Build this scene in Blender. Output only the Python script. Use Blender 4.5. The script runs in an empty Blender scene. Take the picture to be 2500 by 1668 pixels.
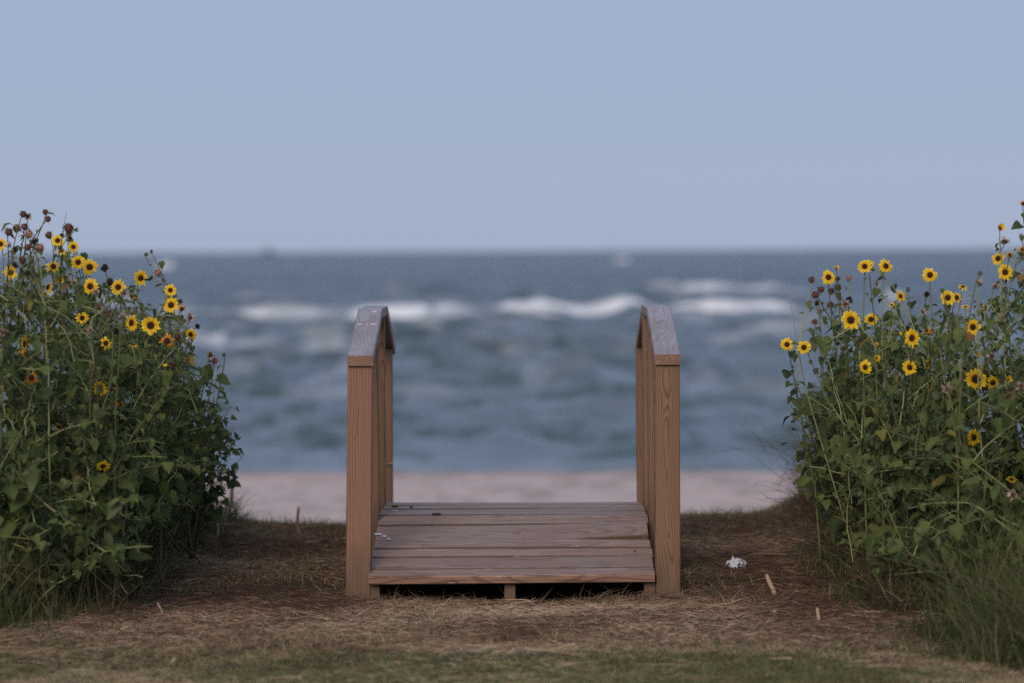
import bpy, math, random
import numpy as np
from mathutils import Vector, Matrix, Euler

# ------------------------------------------------------------------ camera, sky, sun, exposure
scene = bpy.context.scene
COL = scene.collection
H = 1.225                      # eye height over the lawn
FPX = 7639.0                   # focal length in pixels of a 2500 px wide frame (110 mm on 36 mm)
PITCH, ROLL = 1.664, 0.30
cam_data = bpy.data.cameras.new('camera')
cam_data.lens = 110.0; cam_data.sensor_width = 36.0
cam_data.clip_start = 0.1; cam_data.clip_end = 80000.0
cam_data.dof.use_dof = True; cam_data.dof.focus_distance = 11.25; cam_data.dof.aperture_fstop = 2.0
cam = bpy.data.objects.new('camera', cam_data); COL.objects.link(cam)
CAM_R = Euler((math.radians(90 - PITCH), 0, 0)).to_matrix() @ Matrix.Rotation(math.radians(-ROLL), 3, 'Z')
cam.matrix_world = Matrix.Translation((0, 0, H)) @ CAM_R.to_4x4()
scene.camera = cam

SUN_AZ, SUN_EL = math.radians(193), math.radians(24)      # azimuth from +Y, clockwise: almost straight behind the camera, a touch left
world = bpy.data.worlds.new("World"); scene.world = world; world.use_nodes = True
nt = world.node_tree; nt.nodes.clear()
sky = nt.nodes.new('ShaderNodeTexSky'); sky.sky_type = 'NISHITA'; sky.sun_disc = False
sky.sun_elevation = SUN_EL; sky.sun_rotation = SUN_AZ
sky.air_density = 1.0; sky.dust_density = 0.4; sky.ozone_density = 6.0; sky.altitude = 0
hs = nt.nodes.new('ShaderNodeHueSaturation'); hs.inputs['Saturation'].default_value = 1.0
bg = nt.nodes.new('ShaderNodeBackground'); bg.inputs['Strength'].default_value = 0.083
wo = nt.nodes.new('ShaderNodeOutputWorld')
# thin high overcast veils the clear sky
veil = nt.nodes.new('ShaderNodeMix'); veil.data_type = 'RGBA'; veil.inputs[0].default_value = 0.90
tint = nt.nodes.new('ShaderNodeMix'); tint.data_type = 'RGBA'; tint.blend_type = 'MULTIPLY'; tint.inputs[0].default_value = 1.0
tint.inputs[7].default_value = (.72, .62, .84, 1); veil.inputs[7].default_value = (2.42, 2.97, 3.96, 1)
nt.links.new(sky.outputs[0], tint.inputs[6]); nt.links.new(tint.outputs[2], veil.inputs[6])
nt.links.new(veil.outputs[2], hs.inputs['Color']); nt.links.new(hs.outputs[0], bg.inputs[0]); nt.links.new(bg.outputs[0], wo.inputs[0])
sun_d = bpy.data.lights.new('sun', 'SUN'); sun_d.energy = 1.38; sun_d.angle = math.radians(30); sun_d.color = (1.0, 0.80, 0.64)
sun = bpy.data.objects.new('sun', sun_d); COL.objects.link(sun)
to_sun = Vector((math.sin(SUN_AZ) * math.cos(SUN_EL), math.cos(SUN_AZ) * math.cos(SUN_EL), math.sin(SUN_EL)))
sun.rotation_euler = to_sun.to_track_quat('Z', 'Y').to_euler()
vs = scene.view_settings
scene.display_settings.display_device = 'sRGB'
vs.view_transform = 'Standard'; vs.look = 'None'; vs.gamma = 1.0; vs.use_curve_mapping = False
vs.exposure = 0.8
scene.render.engine = 'CYCLES'
scene.cycles.max_bounces = 7; scene.cycles.diffuse_bounces = 5; scene.cycles.glossy_bounces = 2; scene.cycles.transmission_bounces = 4
scene.cycles.use_denoising = False
scene.cycles.filter_width = 1.5

random.seed(7); RNG = np.random.default_rng(7)

def P(px, py, d):
    """point at distance y=d seen at pixel (px,py) of the 2500 wide frame (used to read real positions off the photograph)"""
    v = CAM_R @ Vector(((px - 1250) / FPX, -(py - 834) / FPX, -1.0))
    v = v * (d / v.y)
    return Vector((v.x, v.y, H + v.z))

# ------------------------------------------------------------------ noise
def _h(ix, iy, s):
    n = (ix.astype(np.int64) * 374761393 + iy.astype(np.int64) * 668265263 + s * 974711) & 0x7fffffff
    n = ((n ^ (n >> 13)) * 1274126177) & 0x7fffffff
    n = (n ^ (n >> 16)) & 0xffff
    return n / 65535.0
def noise(x, y, s=0):
    x = np.asarray(x, float); y = np.asarray(y, float)
    ix = np.floor(x); iy = np.floor(y); fx = x - ix; fy = y - iy
    fx = fx * fx * (3 - 2 * fx); fy = fy * fy * (3 - 2 * fy)
    a = _h(ix, iy, s); b = _h(ix + 1, iy, s); c = _h(ix, iy + 1, s); d = _h(ix + 1, iy + 1, s)
    return (a * (1 - fx) + b * fx) * (1 - fy) + (c * (1 - fx) + d * fx) * fy
def fbm(x, y, s=0, o=3):
    r = 0; a = .5; t = 0
    for k in range(o):
        r = r + a * noise(x * 2 ** k, y * 2 ** k, s + k * 17); t += a; a *= .5
    return r / t
def sstep(a, b, x):
    t = np.clip((x - a) / (b - a), 0, 1); return t * t * (3 - 2 * t)

CREST = 14.1
def ground_z(x, y):
    x = np.asarray(x, float); y = np.asarray(y, float)
    z = 0.035 * (fbm(x * 1.6, y * 1.6, 3) - .5) + 0.028 * (fbm(x * 8, y * 8, 5) - .5) + .010 * (fbm(x * 26, y * 26, 6, 2) - .5)
    # the bank swells a little under the plants and left and right of the bridge
    z = z + 0.07 * sstep(1.0, 1.7, np.abs(x)) * sstep(9, 11, y) + .07 * sstep(1.0, 1.45, x) * sstep(11, 12.6, y)
    z = z + 0.025 * sstep(13.2, 14.0, y) * (0.4 + noise(x * 1.1, y * 0 + 2, 11))
    edge = CREST + 0.25 * (noise(x * .9, x * 0, 21) - .5)
    z = z - 1.7 * sstep(edge - .15, edge + 3.2, y) - 0.02 * sstep(edge - .3, edge, y)
    z = z - .016 * sstep(.95, .7, np.abs(x)) * sstep(10.5, 10.75, y) * sstep(11.3, 11.15, y)
    # under the bridge the soil is hollowed
    z = z - 0.05 * sstep(.52, .40, np.abs(x)) * sstep(11.15, 11.35, y) * sstep(13.0, 12.8, y)
    return z

# ------------------------------------------------------------------ mesh helpers
class MB:
    def __init__(s): s.v = []; s.f = []; s.c = []; s.n = 0
    def add(s, verts, faces, col=None):
        verts = np.asarray(verts, float).reshape(-1, 3)
        s.v.append(verts)
        for F in (faces if isinstance(faces, list) else [faces]):
            if len(F): s.f.append(np.asarray(F, np.int64) + s.n)
        if col is None: col = (1, 0, 0)
        c = np.broadcast_to(np.asarray(col, float), (len(verts), 3))
        s.c.append(c); s.n += len(verts)
    def tube(s, pts, rad, sides=5, col=(1, 0, 0), cap=True):
        pts = np.asarray(pts, float); m = len(pts)
        rad = np.broadcast_to(np.asarray(rad, float), (m,))
        t = np.gradient(pts, axis=0); t /= np.linalg.norm(t, axis=1)[:, None] + 1e-12
        ref = np.array([0.3, 0.2, 1.0]) if abs(t[0][2]) < .85 else np.array([1.0, .2, 0.1])
        a = np.cross(t, ref); a /= np.linalg.norm(a, axis=1)[:, None] + 1e-12
        b = np.cross(t, a)
        th = np.arange(sides) * 2 * math.pi / sides
        V = pts[:, None, :] + rad[:, None, None] * (np.cos(th)[None, :, None] * a[:, None, :] + np.sin(th)[None, :, None] * b[:, None, :])
        i = np.arange(m - 1)[:, None] * sides; j = np.arange(sides)[None, :]; j2 = (j + 1) % sides
        F = np.stack([i + j, i + j2, i + sides + j2, i + sides + j], -1).reshape(-1, 4)
        V = V.reshape(-1, 3); fl = [F]
        if cap:
            V = np.vstack([V, pts[0], pts[-1]]); n0 = m * sides
            jj = np.arange(sides)
            fl.append(np.stack([jj * 0 + n0, (jj + 1) % sides, jj], -1))
            fl.append(np.stack([jj * 0 + n0 + 1, (m - 1) * sides + jj, (m - 1) * sides + (jj + 1) % sides], -1))
        s.add(V, fl, col)
    def mesh(s, name, mat, smooth=True):
        me = bpy.data.meshes.new(name)
        V = np.vstack(s.v); me.vertices.add(len(V)); me.vertices.foreach_set('co', V.ravel().astype(np.float32))
        loops = np.concatenate([f.ravel() for f in s.f])
        tot = np.concatenate([np.full(len(f), f.shape[1]) for f in s.f])
        start = np.concatenate([[0], np.cumsum(tot)[:-1]])
        me.loops.add(len(loops)); me.loops.foreach_set('vertex_index', loops.astype(np.int32))
        me.polygons.add(len(tot)); me.polygons.foreach_set('loop_start', start.astype(np.int32))
        me.update(calc_edges=True); me.validate()
        at = me.color_attributes.new('tone', 'FLOAT_COLOR', 'POINT')
        C = np.hstack([np.vstack(s.c), np.ones((len(V), 1))])
        at.data.foreach_set('color', C.ravel().astype(np.float32))
        me.polygons.foreach_set('use_smooth', np.full(len(me.polygons), smooth))
        me.materials.append(mat)
        return me
    def obj(s, name, mat, parent=None, smooth=True):
        return link(name, s.mesh(name, mat, smooth), parent)

def link(name, data, parent=None):
    o = bpy.data.objects.new(name, data); COL.objects.link(o)
    if parent: o.parent = parent
    return o
def tag(o, label=None, cat=None, group=None, kind=None):
    if label: o['label'] = label
    if cat: o['category'] = cat
    if group: o['group'] = group
    if kind: o['kind'] = kind
    return o
def empty(name, loc=(0, 0, 0)):
    o = link(name, None); o.location = loc; o.empty_display_size = .1
    return o

# ------------------------------------------------------------------ material helpers
def new_mat(name, rough=.7, spec=.3):
    m = bpy.data.materials.new(name); m.use_nodes = True
    n = m.node_tree.nodes; b = n['Principled BSDF']
    b.inputs['Roughness'].default_value = rough
    b.inputs['Specular IOR Level'].default_value = spec
    return m, m.node_tree, b
def node(nt, t, **kw):
    n = nt.nodes.new(t)
    for k, v in kw.items():
        if k.startswith('i_'):
            key = k[2:]
            n.inputs[int(key) if key.isdigit() else key].default_value = v
        else: setattr(n, k, v)
    return n
def math_n(nt, op, a, b=None, c=None):
    n = nt.nodes.new('ShaderNodeMath'); n.operation = op
    for i, v in enumerate((a, b, c)):
        if v is None: continue
        if isinstance(v, (int, float)): n.inputs[i].default_value = v
        else: nt.links.new(v, n.inputs[i])
    return n.outputs[0]
def ramp(nt, fac, stops):
    n = nt.nodes.new('ShaderNodeValToRGB'); cr = n.color_ramp
    while len(cr.elements) < len(stops): cr.elements.new(.5)
    for e, (p, c) in zip(cr.elements, stops): e.position = p; e.color = (*c, 1)
    nt.links.new(fac, n.inputs[0]); return n.outputs[0]
def mix(nt, fac, a, b, mode='MIX'):
    n = nt.nodes.new('ShaderNodeMix'); n.data_type = 'RGBA'; n.blend_type = mode
    for s, v in ((n.inputs[0], fac), (n.inputs[6], a), (n.inputs[7], b)):
        if isinstance(v, (int, float)): s.default_value = v
        elif isinstance(v, tuple): s.default_value = (*v, 1)
        else: nt.links.new(v, s)
    return n.outputs[2]
def tex_noise(nt, vec, scale=5, detail=3, rough=.5):
    n = node(nt, 'ShaderNodeTexNoise'); n.inputs['Scale'].default_value = scale
    n.inputs['Detail'].default_value = detail; n.inputs['Roughness'].default_value = rough
    if vec is not None: nt.links.new(vec, n.inputs['Vector'])
    return n.outputs['Fac']
def mapping(nt, src, scale):
    n = node(nt, 'ShaderNodeMapping'); n.inputs['Scale'].default_value = scale
    nt.links.new(src, n.inputs['Vector']); return n.outputs[0]
def bump(nt, bsdf, height, strength=.4, dist=.01):
    n = node(nt, 'ShaderNodeBump'); n.inputs['Strength'].default_value = strength; n.inputs['Distance'].default_value = dist
    nt.links.new(height, n.inputs['Height']); nt.links.new(n.outputs[0], bsdf.inputs['Normal'])

def wood_mat(name, early, late, weather_sheen, weather_sheen_amt, rough=.62, spacing=.008, stain=None, top=0.0, foot_shadow=False, cracks=.66, shaded_grimy_sides=False, wiggle=.15):
    """growth rings around a pith axis that runs beside the piece, so faces show straight or arched grain"""
    m, nt, b = new_mat(name, rough, .35)
    tc = node(nt, 'ShaderNodeTexCoord'); obj = tc.outputs['Object']
    ry = node(nt, 'ShaderNodeAttribute', attribute_type='OBJECT', attribute_name='ring_y').outputs['Fac']
    rz = node(nt, 'ShaderNodeAttribute', attribute_type='OBJECT', attribute_name='ring_z').outputs['Fac']
    sd = node(nt, 'ShaderNodeAttribute', attribute_type='OBJECT', attribute_name='grain_seed').outputs['Fac']
    off = node(nt, 'ShaderNodeCombineXYZ'); nt.links.new(sd, off.inputs[0]); nt.links.new(sd, off.inputs[1])
    add = node(nt, 'ShaderNodeVectorMath', operation='ADD'); nt.links.new(obj, add.inputs[0]); nt.links.new(off.outputs[0], add.inputs[1])
    v = add.outputs[0]
    w1 = tex_noise(nt, mapping(nt, v, (1.3, 2.5, 2.5)), 1.0, 2)
    w2 = tex_noise(nt, mapping(nt, v, (2.3, 5, 5)), 1.0, 2)
    sp = node(nt, 'ShaderNodeSeparateXYZ'); nt.links.new(obj, sp.inputs[0])
    y = math_n(nt, 'ADD', math_n(nt, 'ADD', sp.outputs[1], ry), math_n(nt, 'MULTIPLY', math_n(nt, 'SUBTRACT', w1, .5), wiggle))
    z = math_n(nt, 'ADD', math_n(nt, 'ADD', sp.outputs[2], rz), math_n(nt, 'MULTIPLY', math_n(nt, 'SUBTRACT', w2, .5), wiggle * .73))
    r = math_n(nt, 'SQRT', math_n(nt, 'ADD', math_n(nt, 'MULTIPLY', y, y), math_n(nt, 'MULTIPLY', z, z)))
    fr = math_n(nt, 'FRACT', math_n(nt, 'DIVIDE', r, spacing))
    c = ramp(nt, fr, [(0, early), (.55, early), (.85, late), (.95, late), (1.0, early)])
    fade = tex_noise(nt, mapping(nt, v, (2, 14, 14)), 1.0, 3)
    c = mix(nt, math_n(nt, 'MULTIPLY', fade, .5), c, early)
    fine = tex_noise(nt, mapping(nt, v, (4, 220, 220)), 1.0, 3, .6)
    c = mix(nt, math_n(nt, 'MULTIPLY', fine, .55), c, tuple(x * .55 for x in late))
    blot = tex_noise(nt, mapping(nt, v, (1.5, 6, 6)), 1.0, 3)
    c = mix(nt, math_n(nt, 'MULTIPLY', math_n(nt, 'SUBTRACT', blot, .35), .9), c, tuple(x * .75 for x in late))
    # grey weathering on up-facing faces; the rails' sky sheen is painted in too
    geo = node(nt, 'ShaderNodeNewGeometry'); spn = node(nt, 'ShaderNodeSeparateXYZ'); nt.links.new(geo.outputs['Normal'], spn.inputs[0])
    up = node(nt, 'ShaderNodeMapRange'); up.inputs[1].default_value = .5; up.inputs[2].default_value = .9; nt.links.new(spn.outputs[2], up.inputs[0])
    wn = tex_noise(nt, mapping(nt, v, (3, 9, 9)), 1.0, 4, .65)
    wr = ramp(nt, wn, [(0, (0, 0, 0)), (.38, (.15, .15, .15)), (.62, (1, 1, 1)), (1, (1, 1, 1))])
    wf = math_n(nt, 'MULTIPLY', up.outputs[0], math_n(nt, 'ADD', top, math_n(nt, 'MULTIPLY', wr, weather_sheen_amt)))
    wcol = mix(nt, fine, weather_sheen, tuple(x * .6 for x in weather_sheen))
    wcol = mix(nt, math_n(nt, 'MULTIPLY', math_n(nt, 'GREATER_THAN', fr, .72), .45), wcol, tuple(x * .5 for x in weather_sheen))
    c = mix(nt, wf, c, wcol)
    # dark wet streaks, nail rust, pale scuffs
    shade = node(nt, 'ShaderNodeAttribute', attribute_type='OBJECT', attribute_name='board_tone').outputs['Fac']
    c = mix(nt, shade, c, tuple(x * .55 for x in late))
    st = tex_noise(nt, mapping(nt, v, (3, 110, 110)), 1.0, 4, .7)
    c = mix(nt, math_n(nt, 'MULTIPLY', math_n(nt, 'GREATER_THAN', st, cracks), .7), c, tuple(x * .3 for x in late))
    if shaded_grimy_sides:     # shade and dirt of the gaps, painted dark on the board sides
        sx = node(nt, 'ShaderNodeTexCoord'); sn = node(nt, 'ShaderNodeSeparateXYZ'); nt.links.new(sx.outputs['Normal'], sn.inputs[0])
        c = mix(nt, math_n(nt, 'MULTIPLY', math_n(nt, 'GREATER_THAN', math_n(nt, 'ABSOLUTE', sn.outputs[1]), .6), .8), c, (.055, .038, .028))
    if foot_shadow:    # shadow on the post foot, painted into the wood colour
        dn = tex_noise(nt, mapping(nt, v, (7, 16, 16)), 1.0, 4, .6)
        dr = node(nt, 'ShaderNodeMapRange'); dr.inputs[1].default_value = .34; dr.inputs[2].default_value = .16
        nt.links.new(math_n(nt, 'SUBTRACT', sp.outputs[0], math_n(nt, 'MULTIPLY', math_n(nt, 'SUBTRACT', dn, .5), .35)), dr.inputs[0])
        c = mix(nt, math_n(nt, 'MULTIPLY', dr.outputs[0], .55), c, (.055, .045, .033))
    if stain:
        s2 = tex_noise(nt, mapping(nt, v, (6, 70, 70)), 1.0, 5, .75)
        c = mix(nt, math_n(nt, 'MULTIPLY', math_n(nt, 'GREATER_THAN', s2, .635), .5), c, stain)
    nt.links.new(c, b.inputs['Base Color'])
    hgt = math_n(nt, 'ADD', math_n(nt, 'MULTIPLY', fine, .7), math_n(nt, 'MULTIPLY', fr, -.25))
    bump(nt, b, hgt, .45, .004)
    return m

M_POST = wood_mat('post_wood', (.265, .155, .092), (.105, .052, .029), (.26, .21, .20), .25, .6, .0078, foot_shadow=True)
M_POST_FINE = wood_mat('post_wood_fine_grain', (.31, .178, .120), (.145, .070, .042), (.26, .21, .20), .25, .6, .0064, foot_shadow=True, wiggle=.022)
M_RAIL = wood_mat('rail_wood', (.24, .135, .085), (.13, .068, .04), (.40, .375, .42), .55, .42, .009, (.70, .69, .72), .5)
M_DECK = wood_mat('deck_wood', (.40, .255, .19), (.145, .080, .054), (.44, .335, .29), .60, .50, .012, (.66, .62, .62), .05, cracks=.60)

M_DECK_INNER = wood_mat('deck_wood_inner', (.40, .255, .19), (.145, .080, .054), (.44, .335, .29), .60, .50, .012, (.66, .62, .62), .05, cracks=.60, shaded_grimy_sides=True)
def tone_mat(name, stops, rough=.7, spec=.25, trans=0.0, veins=False):
    m, nt, b = new_mat(name, rough, spec)
    at = node(nt, 'ShaderNodeAttribute', attribute_name='tone')
    sp = node(nt, 'ShaderNodeSeparateColor'); nt.links.new(at.outputs['Color'], sp.inputs[0])
    c = ramp(nt, sp.outputs[0], stops)
    if veins:   # g = position along the midrib, b = signed half width
        s = math_n(nt, 'ABSOLUTE', math_n(nt, 'SUBTRACT', sp.outputs[2], .5))
        mid = math_n(nt, 'LESS_THAN', s, .035)
        side = math_n(nt, 'LESS_THAN', math_n(nt, 'FRACT', math_n(nt, 'MULTIPLY', math_n(nt, 'SUBTRACT', sp.outputs[1], math_n(nt, 'MULTIPLY', s, .8)), 6.0)), .13)
        vn = math_n(nt, 'MAXIMUM', mid, math_n(nt, 'MULTIPLY', side, .6))
        c = mix(nt, math_n(nt, 'MULTIPLY', vn, .45), c, (.17, .21, .095))
        nz = tex_noise(nt, node(nt, 'ShaderNodeTexCoord').outputs['Object'], 55, 3)
        c = mix(nt, math_n(nt, 'MULTIPLY', nz, .35), c, (.03, .045, .018))
        geo = node(nt, 'ShaderNodeNewGeometry')
        c = mix(nt, math_n(nt, 'MULTIPLY', geo.outputs['Backfacing'], .45), c, (.12, .155, .10))
    nt.links.new(c, b.inputs['Base Color'])
    if trans:
        tr = node(nt, 'ShaderNodeBsdfTranslucent'); nt.links.new(c, tr.inputs[0])
        ms = node(nt, 'ShaderNodeMixShader'); ms.inputs[0].default_value = trans
        nt.links.new(b.outputs[0], ms.inputs[1]); nt.links.new(tr.outputs[0], ms.inputs[2])
        nt.links.new(ms.outputs[0], nt.nodes['Material Output'].inputs[0])
    return m

M_LEAF = tone_mat('leaf', [(0, (.058, .090, .030)), (.4, (.098, .136, .045)), (.75, (.145, .186, .062)), (.92, (.15, .18, .06)), (.97, (.28, .23, .06)), (1, (.26, .13, .05))],   .75, .10, .30, True)
M_STEM = tone_mat('stem', [(0, (.045, .035, .022)), (.3, (.09, .075, .04)), (.6, (.16, .19, .075)), (1, (.33, .36, .17))], .65, .25)
M_PETAL = tone_mat('petal', [(0, (.46, .19, .012)), (.25, (.72, .42, .010)), (.6, (.80, .57, .012)), (1, (.88, .68, .03))], .5, .3, .25)
M_PETAL_OLD = tone_mat('withered_petal', [(0, (.30, .10, .02)), (.4, (.58, .24, .02)), (1, (.68, .38, .04))], .65, .2, .2)
M_DISC = tone_mat('flower_disc', [(0, (.016, .008, .007)), (.5, (.045, .018, .010)), (.8, (.10, .045, .015)), (1, (.32, .20, .03))], .85, .15)
M_BRACT = tone_mat('bract', [(0, (.05, .075, .03)), (1, (.13, .17, .07))], .7, .2)
M_SEED_BROWN = tone_mat('seed_head_brown', [(0, (.035, .018, .014)), (.5, (.10, .05, .038)), (1, (.26, .15, .11))], .9, .1)
M_SEED_PINK = tone_mat('seed_head_pale', [(0, (.10, .05, .035)), (.5, (.27, .14, .10)), (1, (.42, .25, .19))], .9, .1)
M_SEED_DARK = tone_mat('seed_head_dark', [(0, (.010, .008, .006)), (.5, (.028, .022, .016)), (1, (.09, .075, .05))], .9, .1)
M_SEED_TAN = tone_mat('seed_head_dry', [(0, (.03, .02, .014)), (.5, (.28, .20, .15)), (1, (.55, .46, .40))], .85, .1)
M_STRAW = tone_mat('straw', [(0, (.045, .026, .018)), (.35, (.13, .08, .055)), (.7, (.27, .185, .13)), (1, (.50, .40, .30))], .8, .15)
M_GRASS = tone_mat('grass_blade', [(0, (.040, .058, .020)), (.4, (.100, .130, .045)), (.65, (.19, .21, .090)), (.8, (.32, .27, .16)), (1, (.46, .38, .26))], .7, .2, .15)

M_LONG_SHADED = tone_mat('shaded_long_grass_blade', [(0, (.030, .045, .017)), (.4, (.068, .092, .034)), (.65, (.13, .145, .062)), (.8, (.20, .17, .10)), (1, (.30, .25, .17))], .75, .12, .15)  # darker copy of the grass: shade under the thickets put into the colour

# ------------------------------------------------------------------ ground, beach, sea
def grid(xs, ys, fz):
    X, Y = np.meshgrid(xs, ys); Z = fz(X, Y)
    V = np.stack([X, Y, Z], -1).reshape(-1, 3); nx, ny = len(xs), len(ys)
    i = np.arange(ny - 1)[:, None] * nx + np.arange(nx - 1)[None, :]
    F = np.stack([i, i + 1, i + nx + 1, i + nx], -1).reshape(-1, 4)
    return V, F
def axis(segs):
    out = []
    for a, b, n in segs: out.append(np.linspace(a, b, n, endpoint=False))
    return np.concatenate(out + [[segs[-1][1]]])

m, nt, b = new_mat('soil', .95, .1)
tc = node(nt, 'ShaderNodeTexCoord').outputs['Object']
n1 = tex_noise(nt, tc, 1.3, 4); n2 = tex_noise(nt, tc, 38, 5, .7); n3 = tex_noise(nt, mapping(nt, tc, (1, 1, 1)), 9, 4, .6)
c = ramp(nt, n1, [(0, (.070, .046, .034)), (.45, (.110, .074, .054)), (.7, (.15, .105, .076)), (1, (.18, .135, .09))])
c = mix(nt, math_n(nt, 'MULTIPLY', n2, .8), c, (.045, .028, .020))
c = mix(nt, math_n(nt, 'MULTIPLY', math_n(nt, 'GREATER_THAN', n3, .56), .5), c, (.05, .065, .025))
sy = node(nt, 'ShaderNodeSeparateXYZ'); nt.links.new(tc, sy.inputs[0])
ly = node(nt, 'ShaderNodeMapRange'); ly.inputs[1].default_value = 9.6; ly.inputs[2].default_value = 8.6; nt.links.new(math_n(nt, 'ADD', sy.outputs[1], math_n(nt, 'MULTIPLY', n1, .5)), ly.inputs[0])
lx_ = node(nt, 'ShaderNodeMapRange'); lx_.inputs[1].default_value = 2.3; lx_.inputs[2].default_value = 3.2; nt.links.new(math_n(nt, 'ABSOLUTE', sy.outputs[0]), lx_.inputs[0])
lawnc = ramp(nt, n2, [(0, (.035, .045, .018)), (.5, (.085, .100, .042)), (1, (.20, .18, .10))])
c = mix(nt, math_n(nt, 'MAXIMUM', ly.outputs[0], lx_.outputs[0]), c, lawnc)
nt.links.new(c, b.inputs['Base Color']); bump(nt, b, n2, .8, .02)
M_SOIL = m
g = MB(); V, F = grid(axis([(-80, -10, 12), (-10, -3, 20), (-3, 3, 220), (3, 10, 20), (10, 80, 12)]),
                      axis([(-40, 6, 14), (6, 8, 20), (8, 14.6, 260), (14.6, 19, 24)]), ground_z); g.add(V, F)
tag(g.obj('ground', M_SOIL), kind='structure')

def beach_z(x, y):
    return -1.02 - .48 * (y - 16) / 23.0 - .01 * np.abs(x) * 0 + .05 * (fbm(x * .8, y * .45, 31) - .5) * sstep(38.5, 34, y) + 0.02 * (fbm(x * 4, y * 3, 33) - .5) * sstep(38, 36, y)
m, nt, b = new_mat('sand', .95, .1)
tc = node(nt, 'ShaderNodeTexCoord').outputs['Object']
n1 = tex_noise(nt, mapping(nt, tc, (1.8, .8, 1)), 1.6, 5, .7); n2 = tex_noise(nt, mapping(nt, tc, (1.3, .55, 1)), 1.6, 4, .65)
c = ramp(nt, n1, [(0, (.40, .315, .285)), (.45, (.55, .445, .415)), (1, (.65, .535, .50))])
c = mix(nt, math_n(nt, 'MULTIPLY', math_n(nt, 'GREATER_THAN', n2, .55), .42), c, (.16, .12, .105))
spx = node(nt, 'ShaderNodeSeparateXYZ'); nt.links.new(tc, spx.inputs[0])
wet = node(nt, 'ShaderNodeMapRange'); wet.inputs[1].default_value = -1.455; wet.inputs[2].default_value = -1.50; nt.links.new(spx.outputs[2], wet.inputs[0])
c = mix(nt, math_n(nt, 'MULTIPLY', wet.outputs[0], .6), c, (.17, .13, .115))
nt.links.new(c, b.inputs['Base Color']); bump(nt, b, n2, .6, .03)
g = MB(); V, F = grid(axis([(-300, -12, 16), (-12, 12, 160), (12, 300, 16)]), axis([(14.9, 42, 130), (42, 70, 8)]), beach_z); g.add(V, F)
tag(g.obj('beach', m), kind='structure')

SEA_Z, EYE = -1.5, H + 1.5
def sea_pt(px, py):
    d = CAM_R @ Vector(((px * 1.0638 - 1250) / FPX, -(py * 1.0638 - 834) / FPX, -1.0))
    k = -EYE / d.z
    return d.x * k, d.y * k
# breaking waves and white caps: x range and height in the photograph, wave height in metres, whiteness
FOAM = [(380, 1130, 728, .12, .75), (1120, 1870, 722, .12, .65), (430, 800, 734, .26, .65), (790, 1000, 736, .34, .95), (960, 1180, 740, .20, .45), (1120, 1500, 722, .30, 1.15), (1190, 1300, 742, .15, .45),
        (1530, 1840, 722, .30, .85), (1540, 1830, 672, .40, .60), (1680, 1850, 770, .22, .45), (430, 525, 808, .30, .65), (520, 630, 826, .10, .30),
        (680, 800, 784, .14, .35), (670, 800, 820, .12, .32), (365, 405, 617, .9, .8), (1405, 1450, 604, .9, .6), (1820, 1850, 598, .9, .35),
        (1480, 1560, 664, .35, .4), (880, 960, 652, .35, .12), (1560, 1640, 742, .2, .25), (2020, 2200, 700, .4, .7), (60, 320, 712, .4, .7),
        (1080, 1160, 665, .3, .2), (540, 680, 700, .3, .4), (1250, 1340, 880, .08, .10), (700, 860, 900, .06, .10), (1700, 1810, 905, .06, .12)]
rw = np.random.default_rng(17)
for _ in range(90):
    x0 = rw.uniform(200, 2300); py = 595 + 330 * rw.random() ** 1.3; w_ = rw.uniform(18, 75) * (py - 560) / 160 + 8
    FOAM.append((x0, x0 + w_, py, rw.uniform(.05, .16) * (700 / py) ** 4, rw.uniform(.10, .42) * (1 if py < 830 else .5)))
rows = np.concatenate([37.0 * (700 / 37.0) ** (np.arange(820) / 819.0), 700 * (40000 / 700.0) ** (np.arange(1, 60) / 59.0)])
cs = np.linspace(-1, 1, 520); cs = np.sign(cs) * (.35 * np.abs(cs) + .55 * np.abs(cs) ** 4)
T, Yg = np.meshgrid(cs, rows); Xg = T * Yg
rng = np.random.default_rng(3)
hgt = np.zeros_like(Xg)
wx = Xg + 1.6 * (fbm(Xg * .25, Yg * .2, 41) - .5) * 2; wy = Yg + 1.6 * (fbm(Xg * .25, Yg * .2, 43) - .5) * 2
for k in range(44):
    lam = .8 * (6.0 / .8) ** (k / 43.0); th = rng.normal(0, .9); ph = rng.uniform(0, 6.28)
    a = .0112 * lam ** .75
    hgt_w = 1 - .75 * sstep(1.6, 3.5, np.full_like(Yg, lam)) * sstep(85, 50, Yg)
    res = hgt_w * sstep(.25 * 1, .9, lam / (Yg * .0036 * 2.6 + .05) * .3)
    q = 2 * math.pi / lam
    s = np.sin(q * (wy * math.cos(th) + wx * math.sin(th)) + ph)
    hgt += a * res * (s + .35 * s * s)
amp = sstep(39, 43, Yg) * .8 + .10
grp = .25 + 1.6 * fbm(Xg * .16, Yg * .07, 47)
hgt = hgt * (1.15 + .85 * sstep(120, 60, Yg))
hgt *= amp * grp * sstep(1200, 300, Yg)
foam = np.zeros_like(Xg)
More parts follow.
